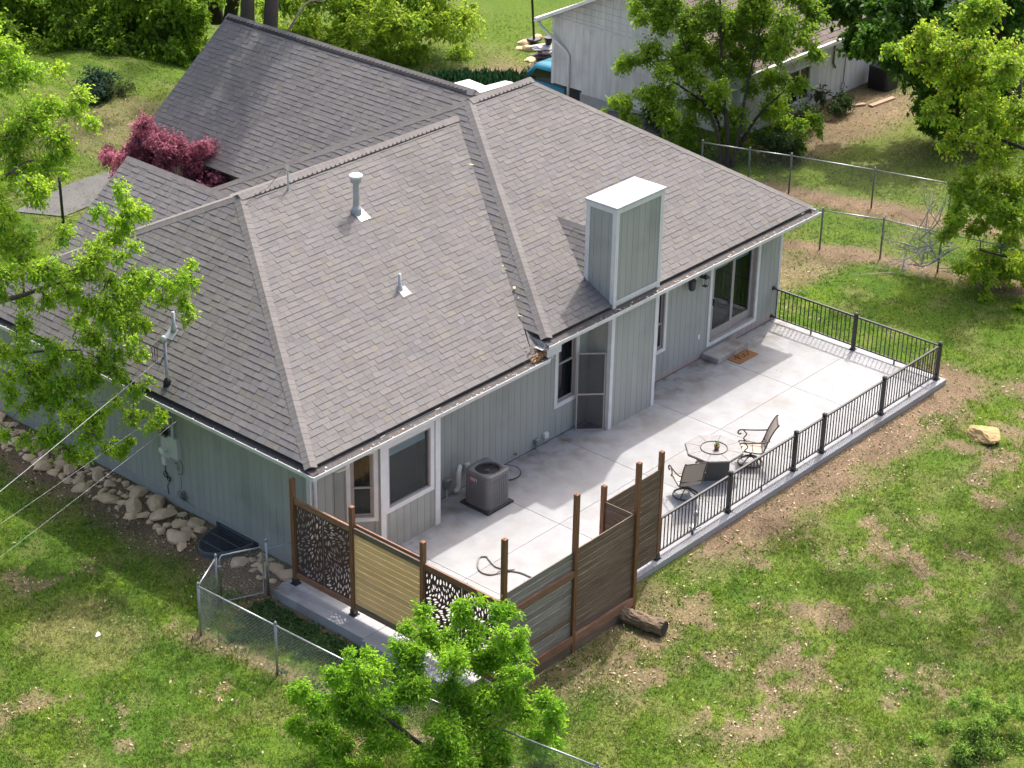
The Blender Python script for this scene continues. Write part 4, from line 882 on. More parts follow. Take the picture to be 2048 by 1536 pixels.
# ------------------------------------------------------------------ window well with grate
wl = thing('window_well', 'corrugated steel window well with wire grate beside rock edging', 'window well', (-.5, 2.24, -.2))
th = np.linspace(math.pi/2, 1.5*math.pi, 41); ring = [(WELL[0]+WELL[2]*math.cos(a), WELL[1]+WELL[3]*math.sin(a)) for a in th]
V = []; rows = 34
for r_ in range(rows):
    z = -.10-r_*.035; g = 1+.018*math.sin(r_*1.6)
    V += [(WELL[0]+(x-WELL[0])*g, WELL[1]+(y-WELL[1])*g, z) for x, y in ring]
k = len(ring); mk('well_shell', V, [(r_*k+i, r_*k+i+1, (r_+1)*k+i+1, (r_+1)*k+i) for r_ in range(rows-1) for i in range(k-1)], 'galv_dark', wl, True)
mk('well_floor', [(x,y,-1.2) for x,y in ring], [tuple(range(k))], 'ac_pad', wl); MB().box(-.02,.0,1.6,2.9,-1.25,-.06).ob('well_wall', 'interior', wl); MB().box(-.05,-.021,1.95,2.5,-1.0,-.25).ob('basement_window', 'car_glass', wl)
MB().tube([(x,y,-.085) for x,y in ring]+[(WELL[0],WELL[1]+WELL[3]*1.0,-.085)], .014, 6).ob('grate_rim', 'galv_dark', wl, True)
for i in range(1, 24):
    yy = WELL[1]-WELL[3]+2*WELL[3]*i/24; xx = WELL[0]-WELL[2]*math.sqrt(max(0,1-((yy-WELL[1])/WELL[3])**2)); MB().tube([(WELL[0],yy,-.085),(xx,yy,-.085)], .006, 4).ob('grate_bar', 'galv_dark', wl)
for f_ in (.35,.7):
    xx = WELL[0]-WELL[2]*f_; hh = WELL[3]*math.sqrt(1-f_*f_); MB().tube([(xx,WELL[1]-hh,-.092),(xx,WELL[1]+hh,-.092)], .005, 4).ob('grate_bar', 'galvanized', wl)

# ------------------------------------------------------------------ chain link fences
def prisms(Aa, Bb, r0, r1=None, n_=3):
    """arrays of straight n-sided sticks from A to B"""
    Aa = np.asarray(Aa, float); Bb = np.asarray(Bb, float); t = Bb-Aa; t /= np.linalg.norm(t, axis=1, keepdims=True)+1e-9
    ref = np.where(np.abs(t[:,2:3]) < .9, np.array((0,0,1.)), np.array((1.,0,0))); x = np.cross(t, ref); x /= np.linalg.norm(x, axis=1, keepdims=True)+1e-9; y = np.cross(t, x)
    r0 = np.broadcast_to(np.asarray(r0, float).reshape(-1,1), (len(Aa),1)); r1 = r0 if r1 is None else np.broadcast_to(np.asarray(r1, float).reshape(-1,1), (len(Aa),1)); V = []
    for P_, r in ((Aa, r0), (Bb, r1)):
        for k in range(n_): a = 2*math.pi*k/n_; V.append(P_+(x*math.cos(a)+y*math.sin(a))*r)
    V = np.stack(V, 1).reshape(-1, 3); b = np.arange(len(Aa))[:,None]*2*n_
    Fq = np.concatenate([b+np.array([[k, (k+1)%n_, n_+(k+1)%n_, n_+k]]) for k in range(n_)], 0); return V, Fq
def netting(parent, a, b, h, sp=.072, r=.0018, z0=.03, m_='galvanized'):
    if m_ == 'galv_dark': r = .0014
    """woven diagonal wires between ground points a and b"""
    a = np.array(a); b = np.array(b); L = float(np.linalg.norm((b-a)[:2])); t = (b-a)/L; A_, B_ = [], []
    for s in np.arange(-h, L, sp):
        for sgn in (1,-1):
            s0, s1 = (s, s+h); lo, hi = max(s0,0), min(s1,L)
            if hi-lo < .02: continue
            zl, zh = (lo-s0, hi-s0) if sgn > 0 else (h-(lo-s0), h-(hi-s0))
            A_.append(a+t*lo+np.array((0,0,z0+zl))); B_.append(a+t*hi+np.array((0,0,z0+zh)))
    V, Fq = prisms(A_, B_, r); return npmesh('wire_netting', V, Fq, m_, parent)
def chain_fence(label, pts, h, parent_name='chain_link_fence', rail=True, step=None, r=.022, skipnet=(), m_='galvanized'):
    t = thing(parent_name, label, 'fence', (pts[0][0], pts[0][1], float(gz(pts[0][0], pts[0][1])))); G = lambda p: np.array((p[0], p[1], float(gz(p[0], p[1]))))
    for k, (a, b) in enumerate(zip(pts[:-1], pts[1:])):
        a, b = G(a), G(b); L = np.linalg.norm(b-a); mm = max(1, int(round(L/(step or L)))); 
        for i in range(mm + (k == len(pts)-2)):
            p = a+(b-a)*i/mm; MB().cyl(p[0], p[1], p[2]-.2, p[2]+h+.05, r*1.15, r*1.15, 10).ob('post', m_, t, True); MB().lathe(p[0],p[1],[(r*1.35,p[2]+h+.03),(r*1.35,p[2]+h+.07),(.006,p[2]+h+.10)],10).ob('post_cap','galvanized',t,True)
        MB().tube([a+(0,0,h), b+(0,0,h)], r*.82, 8).ob('top_rail', 'galvanized', t, True)
        if k not in skipnet: netting(t, a, b, h-.03, m_=m_)
    return t
LF = chain_fence('galvanized chain link fence enclosing the strip by the timber fence', [(-1.97,.63),(-2.87,.11),(-2.78,-1.95),(-2.68,-4.2),(-2.40,-6.6),(-2.0,-9.0),(-1.3,-12.5)], 1.12)
g = thing('chain_link_gate', 'galvanized chain link gate between two round posts by house wall', 'gate', (-1.5,.4,-.22))
ga, gb = np.array((-1.90,.60,-.17)), np.array((-1.10,.24,-.17)); tt = gb-ga
MB().tube([ga+(0,0,.02), ga+(0,0,1.02), ga+tt*.05+(0,0,1.09), gb-tt*.05+(0,0,1.09), gb+(0,0,1.02), gb+(0,0,.02), ga+(0,0,.02)], .018, 8).ob('gate_frame', 'galvanized', g, True); netting(g, ga, gb, 1.05)
for p in ((-1.03,.20),): MB().cyl(p[0], p[1], -.4, 1.05, .03, .03, 12).ob('hinge_post', 'galvanized', g, True); MB().lathe(p[0],p[1],[(.034,1.03),(.034,1.07),(.006,1.10)],10).ob('post_cap','galvanized',g,True)
MB().box(-1.94,-1.87,.57,.63,.62,.70,.005).ob('latch', 'grey_metal', g); MB().tube([(-1.03,.20,.85),(-.45,-.05,.88)], .014, 6).ob('wall_rail', 'galvanized', g); netting(g, (-1.0,.19,-.2), (-.1,-.02,-.2), 1.0)
chain_fence('dark chain link fence of this yard behind house corner and brush pile', FENCE_R, 1.15, step=2.6, m_='galv_dark')
chain_fence('long chain link fence along the neighbouring yard past multi stem tree', FENCE_N, 1.18, step=2.7, m_='galv_dark')

# ------------------------------------------------------------------ rocks, boulder, log
def lump(name, m_, c, rx, ry, rz, seed, n_=1, flat=.35, parent=None, rot=0.):
    bm = bmesh.new(); bmesh.ops.create_icosphere(bm, subdivisions=2+n_, radius=1); rg = np.random.default_rng(seed); V = np.array([v.co for v in bm.verts]); Fc = [tuple(v.index for v in f.verts) for f in bm.faces]; bm.free()
    for k in range(13):
        d = rg.normal(size=3); d /= np.linalg.norm(d); off = rg.uniform(.45,.82); s = V @ d; V = V - np.outer(np.maximum(0, s-off), d)*.97
    V = V*(1+.16*(noise2(V[:,0]*3+seed, V[:,1]*3+V[:,2]*2, seed)-.5)[:,None]+.12*(noise2(V[:,0]*8+V[:,2]*5+seed, V[:,1]*8-V[:,2]*6, seed+3)-.5)[:,None]); V[:,2] = np.where(V[:,2] < -flat, -flat, V[:,2])
    V = V*np.array((rx,ry,rz)); ca, sa = math.cos(rot), math.sin(rot); V = np.stack([V[:,0]*ca-V[:,1]*sa, V[:,0]*sa+V[:,1]*ca, V[:,2]+flat*rz], 1)
    return mk(name, V+np.array(c), Fc, m_, parent)
rg = random.Random(12); placed = []
tries = 0
while tries < 4000 and len(placed) < 125:
    tries += 1; y = rg.uniform(-.1, 10.3); x = -rg.uniform(.14, .95 if y > 3 else .75); r_ = rg.choice((.10,.14,.18,.22,.27,.30))*(1.05 if y < 6 else .85)
    if in_well(x, y, .30): continue
    if any((x-a)**2+(y-b)**2 < (.70*(r_+c))**2 for a,b,c in placed): continue
    if x+r_*.8 > -.02: continue
    if y < .25 and x < -.7: continue
    placed.append((x,y,r_))
for i, (x,y,r_) in enumerate(placed):
    o = lump('edging_rock', 'rock', (x,y,float(gz(x,y))-.02), r_*rg.uniform(.85,1.1), r_*rg.uniform(.95,1.35), r_*rg.uniform(.38,.58), 100+i, 1, rot=rg.uniform(0,3)); tag(o, 'tan limestone rock in the edging along the shaded meter wall', 'rock', 'rocks edging the meter wall')
tag(lump('edging_rock', 'rock', (-.95,2.95,-.24), .40, .14, .12, 71, 1, rot=.75), 'long flat tan rock lying against the window well grate', 'rock')
tag(lump('boulder', 'boulder', (14.56,-7.10,-.16), .56, .46, .20, 17, 2, rot=.5), 'lone golden sandstone boulder on the open lawn', 'boulder')
lg = thing('log', 'sawn log lying on the grass under the timber fence', 'log', (3.05,-6.0,-.13)); P_ = [(2.93,-5.42,.03),(2.96,-5.7,.02),(3.02,-6.1,.02),(3.10,-6.55,.025)]
lpth = cr([np.array(p) for p in P_], 14); lm = MB().tube(lpth, .155, 30); LV = np.array(lm.v); LC = np.repeat(np.array(lpth), 30, 0); an_ = np.tile(np.arange(30), len(lpth)); al_ = np.repeat(np.arange(len(lpth)), 30)
LV = LC+(LV-LC)*(1+.22*(noise2(an_*.55, al_*.16, 5)-.5)+.16*(noise2(an_*1.3, al_*.45, 6)-.5)+.10*(noise2(an_*.2, al_*.09, 7)-.5))[:,None]; mk('log_bark', LV, lm.f, 'log_bark', lg); MB().tube([(3.10,-6.552,.025),(3.1015,-6.562,.025)], .145, 18).ob('cut_end', 'log_end', lg)
tag(lump('stone', 'trim', (-4.22,1.56,-.24), .11, .07, .05, 9, 0, rot=.6), 'small white stone on the dry patch of the lawn', 'stone')

# ------------------------------------------------------------------ overhead wires
def wire(label, a, b, r, sag, m_='wire', grp=None):
    a = np.array(a, float); b = np.array(b, float); P_ = [a+(b-a)*s-np.array((0,0,sag*4*s*(1-s))) for s in np.linspace(0,1,26)]
    tag(MB().tube(P_, r, 6).ob('overhead_wire', m_, None, True), label, 'wire', grp)
mast = onLW(-.34, 3.80)
PT1 = at(-900, 1690, depth_of((-12.8,-1.9,4.5))+1.0)
wire('twisted silver service wire strung from the roof mast over the lawn', mast+np.array((-.03,0,.66)), PT1, .0075, .12)
PT2 = at(-700, 1520, depth_of((-12,0,3.5))); PT3 = at(-700, 1640, depth_of((-12,-.5,3.5)))
wire('thin cable running to the eave above the electric meter', (-.56,3.62,2.56), PT2, .0028, .05, 'wire'); wire('thin cable running to the eave between meter and fence corner', (-.56,3.12,2.56), PT3, .0028, .05, 'wire')
po = thing('utility_pole', 'wooden utility pole carrying the overhead wires', 'pole', (float(PT1[0]),float(PT1[1]),-.2)); MB().cyl(PT1[0]-.12, PT1[1]-.05, -.6, float(PT1[2])+1.2, .15, .11, 14).ob('pole_shaft', 'bark', po, True)

# ------------------------------------------------------------------ neighbour's house
nb = thing('neighbour_house', 'white neighbouring house with brown shingle roof and grooved siding', 'house', (32,12.8,-.6))
NX0, NX1, NY0, NY1 = 27.0, 44.0, 8.9, 16.6; ZE = 2.0; NRZ = 3.92; NRY = 12.75
MB().box(NX0+.3, NX1, NY0+.3, NY1-.3, -1.4, ZE).ob('inner_wall', 'interior', nb); MB().box(NX0+.04, NX1-.04, NY0+.04, NY1-1.2, -1.6, -.42).ob('foundation', 'nbr_found', nb)
wn = (29.66-NX0, 30.92-NX0, .02, 1.15)
siding((NX0,NY0,0), EX, NY, NX1-NX0, -.42, ZE, nb, [wn], pitch=.2032*1.5, m='nbr_siding')
wr_ = window(nb, (NX0,NY0,0), EX, NY, wn[0], wn[1], wn[2], wn[3], kind='fixed', trim=.09, m='trim', name='window'); MB().box(30.26,30.32,NY0-.012,NY0+.05,.05,1.12).ob('mullion', 'trim', wr_)
a = 0
while a < NY1-NY0-.01:                                           # gable end: boards follow the rake
    b_ = min(a+.3048, NY1-NY0); y0, y1 = NY0+a, NY0+b_; zt = lambda y: ZE+(NRZ-ZE)*(1-abs(y-NRY)/(NRY-NY0))-.02; zb = -.42 if y0 < 15.2 else -.32
    mk('siding_board', [(NX0,y0,zb),(NX0,y1,zb),(NX0,y1,zt(y1)),(NX0,y0,zt(y0)),(NX0-.012,y0+.006,zb),(NX0-.012,y1-.006,zb),(NX0-.012,y1-.006,zt(y1)),(NX0-.012,y0+.006,zt(y0))], [(4,7,6,5),(0,3,7,4),(1,5,6,2),(0,4,5,1),(3,2,6,7)], 'nbr_siding', nb); a = b_
MB().box(NX0-.03, NX0+.06, NY1-.09, NY1+.02, -.34, ZE).ob('corner_trim', 'trim', nb); MB().box(NX0-.031, NX0+.06, NY0-.02, NY0+.09, -.42, ZE).ob('corner_trim', 'trim', nb); MB().box(NX0-.035,NX0-.013,NY0,NY1,1.90,1.98).ob('frieze_board','nbr_siding',nb)
for k in range(7): z = 2.1+k*.22; hw = (NRY-NY0)*(1-(z-ZE)/(NRZ-ZE)); MB().box(NX0-.028,NX0-.0125,NRY-hw,NRY+hw,z,z+.012).ob('lap_board', 'nbr_siding', nb)
NFp = [np.array(p) for p in ((26.6,8.45,1.86),(44.3,8.45,1.86),(44.3,NRY,4.0),(26.6,NRY,4.0))]; NBp = [np.array(p) for p in ((44.3,17.05,1.86),(26.6,17.05,1.86),(26.6,NRY,4.0),(44.3,NRY,4.0))]
dk = MB()
for pts_ in (NFp, NBp):
    n__ = np.cross(pts_[1]-pts_[0], pts_[-1]-pts_[0]); n__ /= np.linalg.norm(n__); dk.add([p-n__*.004 for p in pts_]+[p-n__*.10 for p in pts_], [(0,1,2,3),(7,6,5,4),(0,4,5,1),(1,5,6,2),(2,6,7,3),(3,7,4,0)])
nroof = dk.ob('roof', 'deck', nb)
sh_ = shingles(NFp, exp=.20, wmin=.28, wmax=.36, rng=random.Random(5), th=.016); sh_ = [(v,f,(c[0]*1.0,c[1]*.86,c[2]*.82),k,cc) for v,f,c,k,cc in sh_]; emit('shingle', sh_, nroof, 'shingle', limit=0)
sh_ = shingles(NBp, exp=.20, wmin=.28, wmax=.36, rng=random.Random(6), th=.016); sh_ = [(v,f,(c[0]*1.0,c[1]*.86,c[2]*.82),k,cc) for v,f,c,k,cc in sh_]; emit('shingle', sh_, nroof, 'shingle', limit=0)
mk('rake_board', [(26.58,17.05,1.76),(26.58,NRY,3.90),(26.58,8.45,1.76),(26.58,8.45,1.88),(26.58,NRY,4.02),(26.58,17.05,1.88),(26.62,17.05,1.76),(26.62,NRY,3.90),(26.62,8.45,1.76),(26.62,8.45,1.88),(26.62,NRY,4.02),(26.62,17.05,1.88)], [(0,1,4,5),(1,2,3,4),(6,11,10,7),(7,10,9,8),(5,4,10,11),(4,3,9,10),(0,6,7,1),(1,7,8,2),(0,5,11,6),(2,8,9,3)], 'trim', nb)
MB().box(26.6,44.3,8.40,8.50,1.78,1.90).ob('gutter','gutter',nb); MB().box(26.6,44.3,17.0,17.12,1.78,1.90).ob('gutter','gutter',nb)
MB().tube([(26.75,17.05,1.80),(26.75,16.95,1.62),(26.93,16.0,.95),(26.94,15.85,.8),(26.94,15.83,-1.1)], .05, 8).ob('downspout','gutter',nb,True)
MB().tube([(32.2,8.86,1.9),(32.2,8.86,.9),(32.35,8.86,.7)], .03, 6).tube([(33.0,8.88,1.8),(32.95,8.88,.1)]+[(32.9+.1*math.cos(q_),8.86,-.05+.12*math.sin(q_)) for q_ in np.linspace(0,6.3,14)], .012, 5).ob('wall_cable','wire_dark',nb)
ac_unit('air_conditioner', 'black air conditioner by the white neighbouring house wall', 34.45, 8.25, -.62, .80, 1.0, 'ac_dark', 'ac_dark', badge=False)
for (p0, p1) in (((31.3,8.35),(32.5,7.7)), ((32.45,7.45),(33.7,7.35))):
    d = np.array(p1)-np.array(p0); L = np.linalg.norm(d); d /= L; z_ = float(gz(*p0)); o = MB().lbox((p0[0],p0[1],z_), np.array((*d,0)), np.array((-d[1],d[0],0)), 0, L, -.09, .09, -.02, .07, .006).ob('landscape_timber', 'plank'); tag(o, 'weathered landscape timber on the ground near black air conditioner', 'timber', 'timbers by the neighbouring house')

# ------------------------------------------------------------------ vehicles
def loft(secs, m_, name, parent, smooth=True):
    """secs: list of (s, [(w,z)...]) half profiles mirrored; along local x"""
    V = []; k = None
    for s, pr_ in secs:
        ring = [(s, -w_, z) for w_, z in pr_]+[(s, w_, z) for w_, z in pr_[::-1]]; k = len(ring); V += ring
    return V, [(i*k+j, i*k+(j+1)%k, (i+1)*k+(j+1)%k, (i+1)*k+j) for i in range(len(secs)-1) for j in range(k)]+[tuple(range(k))[::-1], tuple(range((len(secs)-1)*k, len(secs)*k))]
def vehicle(name, label, cat, x, y, z, heading, paint, L, Wd, H, kind):
    t = thing(name, label, cat, (x,y,z)); ca, sa = math.cos(heading), math.sin(heading); T = lambda p: (x+p[0]*ca-p[1]*sa, y+p[0]*sa+p[1]*ca, z+p[2]); h2 = Wd/2
    if kind == 'hatch':
        body = [(-L/2,[(h2*.80,.32),(h2*.92,.55),(h2*.90,.95)]),(-L*.46,[(h2*.92,.22),(h2,.55),(h2*.96,1.0)]),(-L*.2,[(h2*.96,.2),(h2,.55),(h2*.96,1.0)]),(L*.25,[(h2*.96,.2),(h2,.55),(h2*.95,.98)]),(L*.42,[(h2*.92,.22),(h2*.97,.5),(h2*.9,.82)]),(L/2,[(h2*.75,.32),(h2*.8,.5),(h2*.75,.66)])]
        cab = [(-L*.485,[(h2*.86,.93),(h2*.80,1.1),(h2*.74,1.15)]),(-L*.40,[(h2*.95,.95),(h2*.80,H-.12),(h2*.66,H-.03)]),(-L*.2,[(h2*.96,.96),(h2*.79,H-.09),(h2*.64,H)]),(L*.08,[(h2*.96,.96),(h2*.78,H-.09),(h2*.62,H-.01)]),(L*.30,[(h2*.93,.94),(h2*.88,.98),(h2*.80,1.0)])]
        roofz = None; wx = (-L*.32, L*.33)
    else:
        body = [(-L/2,[(h2*.92,.45),(h2*.97,.7),(h2*.96,1.12)]),(-L*.1,[(h2*.96,.4),(h2,.8),(h2*.97,1.14)]),(L*.22,[(h2*.96,.4),(h2,.8),(h2*.97,1.14)]),(L*.42,[(h2*.95,.42),(h2*.98,.75),(h2*.90,1.10)]),(L/2,[(h2*.85,.5),(h2*.88,.75),(h2*.80,1.0)])]
        cab = [(-L*.10,[(h2*.94,1.10),(h2*.82,H-.08),(h2*.70,H-.03)]),(-.05*L,[(h2*.95,1.1),(h2*.83,H-.07),(h2*.72,H)]),(L*.10,[(h2*.95,1.1),(h2*.82,H-.07),(h2*.70,H)]),(L*.22,[(h2*.93,1.1),(h2*.88,1.15),(h2*.82,1.17)])]
        wx = (-L*.30, L*.33)
    V, Fc = loft(body, paint, 'body', t); bo = mk('body', [T(p) for p in V], Fc, paint, t, True)
    V, Fc = loft(cab, paint, 'cabin', t); mk('cabin', [T(p) for p in V], Fc, paint, t, True)
    c0, c1 = (-L*.36, L*.24) if kind == 'hatch' else (-L*.075, L*.17)
    for s in (-1,1):
        if kind == 'hatch': P_ = [(-L*.43,s*h2*.955,1.02),(-L*.37,s*h2*.86,H-.16),(L*.06,s*h2*.83,H-.14),(L*.22,s*h2*.965,1.0)]
        else: P_ = [(c0,s*h2*.955,1.14),(c0+.02,s*h2*.87,H-.14),(L*.09,s*h2*.87,H-.14),(L*.17,s*h2*.955,1.15)]
        mk('side_window', [T((p[0],p[1]+s*.012,p[2])) for p in P_], [(0,1,2,3)], 'car_glass', t)
    xr = -L*.485 if kind == 'hatch' else -L*.102
    mk('rear_window', [T(p) for p in ((xr-.02,-h2*.70,.98+.1*(kind != 'hatch')),(xr-.02,h2*.70,.98+.1*(kind != 'hatch')),((-L*.405-.02) if kind == 'hatch' else xr+.01,h2*.62,H-.14),((-L*.405-.02) if kind == 'hatch' else xr+.01,-h2*.62,H-.14))], [(0,1,2,3)], 'car_glass', t)
    for s in (-1,1): MB().add([T(p) for p in ((-L/2-.01,s*h2*.62,.72),(-L/2-.01,s*h2*.93,.72),(-L*.47,s*h2*.985,.75),(-L*.47,s*h2*.93,1.05),(-L/2+.02,s*h2*.80,1.05))], [(0,1,2,3,4),(4,3,2,1,0)]).ob('tail_light', 'red_lens', t); mk('headlight', [T(p) for p in ((L/2+.005,s*h2*.5,.58),(L/2+.005,s*h2*.78,.58),(L*.46,s*h2*.9,.72),(L*.47,s*h2*.55,.74))], [(0,1,2,3)], 'white_plastic', t)
    for wx_ in wx:
        for s in (-1,1): w0 = MB().tube([T((wx_,s*(h2-.19),.32)),T((wx_,s*(h2+.012),.32))], .32, 20).ob('wheel', 'tyre', t); MB().tube([T((wx_,s*(h2+.005),.32)),T((wx_,s*(h2+.02),.32))], .20, 16).ob('rim', 'grey_metal', w0)
    if kind == 'hatch': MB().tube([T((-L*.30,0,H-.03)),T((-L*.34,0,H+.16))], .006, 5).ob('antenna', 'rubber', t)
    else:
        MB().add([T(p) for p in ((-L/2+.03,-h2*.93,1.13),(-L*.105,-h2*.95,1.15),(-L*.105,h2*.95,1.15),(-L/2+.03,h2*.93,1.13),(-L/2+.03,-h2*.90,1.19),(-L*.105,-h2*.90,1.21),(-L*.105,h2*.90,1.21),(-L/2+.03,h2*.90,1.19))], [(3,2,1,0),(4,5,6,7),(0,1,5,4),(1,2,6,5),(2,3,7,6),(3,0,4,7)]).ob('bed_cover', paint, t)
        for s in (-1,1): MB().add([T(p) for p in ((L*.155,s*h2*.98,1.12),(L*.185,s*h2*.98,1.12),(L*.185,s*h2*1.16,1.15),(L*.155,s*h2*1.16,1.15),(L*.155,s*h2*.98,1.3),(L*.185,s*h2*.98,1.3),(L*.185,s*h2*1.16,1.3),(L*.155,s*h2*1.16,1.3))], [(3,2,1,0),(4,5,6,7),(0,1,5,4),(1,2,6,5),(2,3,7,6),(3,0,4,7)]).ob('mirror', 'black_metal', t)
    return t
vehicle('parked_car', 'bright teal hatchback half hidden by the white house corner', 'car', 28.3, 16.25, -1.62, -math.pi/2, 'teal_paint', 4.1, 1.75, 1.55, 'hatch')
vehicle('pickup_truck', 'white pickup truck with covered bed parked behind the roof', 'truck', 22.9, 15.35, -1.0, -math.pi/2-.15, 'white_paint', 5.3, 1.95, 1.78, 'pickup')
# ------------------------------------------------------------------ trees and plants
def leaf_mesh(name, Pb, D, size, wid, cols, parent, rg, m_='leaf', fold=.18):
    """one folded blade per leaf: arrays of base points, directions"""
    n_ = len(Pb); D = D/(np.linalg.norm(D, axis=1, keepdims=True)+1e-9); R_ = rg.normal(size=(n_,3)); R_[:,2] += 1.1
    s = np.cross(D, R_); s /= np.linalg.norm(s, axis=1, keepdims=True)+1e-9; nn = np.cross(s, D); L = (size*rg.uniform(.65,1.25,n_))[:,None]; w_ = L*wid
    V = np.stack([Pb, Pb+D*L*.45+s*w_*.5+nn*L*fold, Pb+D*L-np.array((0,0,1.))*L*.12, Pb+D*L*.45-s*w_*.5+nn*L*fold], 1).reshape(-1,3)
    b = (np.arange(n_)*4)[:,None]; Ft = np.concatenate([b+np.array([[0,1,2]]), b+np.array([[0,2,3]])], 0)
    return npmesh(name, V, Ft, m_, parent, col=np.repeat(cols, 4, 0))
def tree(name, label, cat, stems, clumps, leaf=.10, wid=.6, cols=((.20,.33,.04),(.07,.15,.02)), dens=170, k=9, droop=.25, seed=1, bark='bark', spread=1., group=None, twig='twig', elong=None, up=.25, accent=None, accent_p=0., limb_r=.03):
    """stems: list of (points, radii). clumps: (centre, radius). Leaves sit on twigs that fan out of each clump"""
    rg = np.random.default_rng(seed); base = stems[0][0][0]; t = thing(name, label, cat, base, group); tk = MB(); nodes = []
    for pts, rad in stems:
        P_ = cr([np.array(p, float) for p in pts], 6); R_ = np.interp(np.linspace(0,1,len(P_)), np.linspace(0,1,len(rad)), rad); tk.tube(P_, list(R_), 10); nodes += [(p, r) for p, r in zip(P_, R_)]
    tk.ob('trunk', bark, t, True)
    br = MB(); cl = sorted(clumps, key=lambda c: min(np.linalg.norm(np.asarray(c[0])-n_[0]) for n_ in nodes)); NP = [n_[0] for n_ in nodes]; NR = [n_[1] for n_ in nodes]
    A_, B_, PL, DL, CL = [], [], [], [], []
    for c, r in cl:
        c = np.asarray(c, float); d = np.linalg.norm(np.array(NP)-c, axis=1)+1.2*np.maximum(0, np.array(NP)[:,2]-c[2]); i = int(np.argmin(d)); p0 = NP[i]; L = np.linalg.norm(c-p0)
        mid1 = p0+(c-p0)*.4+np.array((0,0,.12*L))+rg.normal(0,.05*L,3); mid2 = p0+(c-p0)*.75+np.array((0,0,.08*L))+rg.normal(0,.04*L,3)
        P_ = cr([p0, mid1, mid2, c], 5); r0 = min(NR[i]*.8, limb_r*(.6+.25*L)); R_ = np.linspace(r0, max(.006, r0*.35), len(P_)); br.tube(P_, list(R_), 6); NP += P_[3:]; NR += list(R_[3:])
        n_tw = max(6, int(dens*r*r*spread)); dr = rg.normal(size=(n_tw,3)); dr[:,2] = dr[:,2]*.8+up*.6
        if elong is not None: dr += np.array(elong)
        dr /= np.linalg.norm(dr, axis=1, keepdims=True); a0 = c+dr*r*.12*rg.random((n_tw,1)); tip = c+dr*r*(rg.uniform(.35,1.08,(n_tw,1))); tip[:,2] -= droop*r*rg.random(n_tw)
        A_.append(a0); B_.append(tip)
        s = rg.uniform(.3,1.05,(n_tw,k)); Pb = a0[:,None]+(tip-a0)[:,None]*s[...,None]; Pb = Pb+rg.normal(0,.035+.05*leaf,(n_tw,k,3)); D = (dr[:,None]*.55+rg.normal(0,.75,(n_tw,k,3))); D[...,2] -= .45*(.5+droop)
        PL.append(Pb.reshape(-1,3)); DL.append(D.reshape(-1,3))
        hue = rg.normal(0,.16); tone = np.clip(rg.uniform(0,1,(n_tw,1))*.45+rg.uniform(0,1,(n_tw,k))*.55+hue, 0, 1); CL.append((tone.reshape(-1,1)*np.array(cols[0])+(1-tone.reshape(-1,1))*np.array(cols[1])))
    if br.v: br.ob('limbs', bark, t, True)['kind'] = 'stuff'
    V, Fq = prisms(np.concatenate(A_), np.concatenate(B_), .007, .003); npmesh('twigs', V, Fq, twig, t)['kind'] = 'stuff'
    C = np.concatenate(CL)
    if accent is not None: msk = rg.random(len(C)) < accent_p; C[msk] = np.array(accent)*rg.uniform(.7,1.2,(msk.sum(),1))
    leaf_mesh('crown', np.concatenate(PL), np.concatenate(DL), leaf, wid, C, t, rg)['kind'] = 'stuff'
    return t
def px(lst, D, jit, seed):
    rg = random.Random(seed); out = []
    for it in lst:
        u_, v_, r_ = it[:3]; d = D+(it[3] if len(it) > 3 else rg.uniform(-jit, jit)); r = r_*d/F; c = at(u_, v_, d)
        for _ in range(3): out.append((c+np.array([rg.gauss(0,.5*r) for _k in range(3)]), r*rg.uniform(.55,.95)))
    return out
# left foreground tree leaning over the hip of the roof; trunk stands out of frame
D1 = depth_of((-1.2,4.74,4.31)); q0 = at(-300, 640, D1+.6); g0 = float(gz(q0[0],q0[1]))
L1 = [(25,60,45),(10,140,55),(70,150,40),(60,215,55),(130,215,40),(30,270,60),(110,275,55),(170,235,22),(60,330,55),(120,330,35),(20,390,55),(75,400,45),(25,450,45),(50,480,35),(15,520,40),
      (245,375,28),(250,415,32),(215,425,30),(275,425,22),(225,465,38),(255,500,28),(190,500,35),(150,480,30),
      (90,540,45),(30,560,45),(150,545,45),(210,550,45),(265,560,38),(310,575,36),(350,560,32),(368,540,24),(330,605,30),(375,622,18),(120,600,45),(200,605,45),(260,615,42),(60,620,40),(160,655,45),(230,665,42),(285,650,30),(110,700,42),(180,715,36),(205,690,30),(260,700,20),
      (30,680,40),(60,750,45),(20,800,45),(110,770,45),(170,765,40),(230,760,34),(265,775,22),(80,820,45),(150,825,42),(210,820,36),(260,835,24),(300,838,22),(320,832,12),(120,880,36),(180,880,30),(235,880,22),(90,880,26),(210,900,14),(150,910,20),(255,885,12),(20,740,36),(0,860,20)]
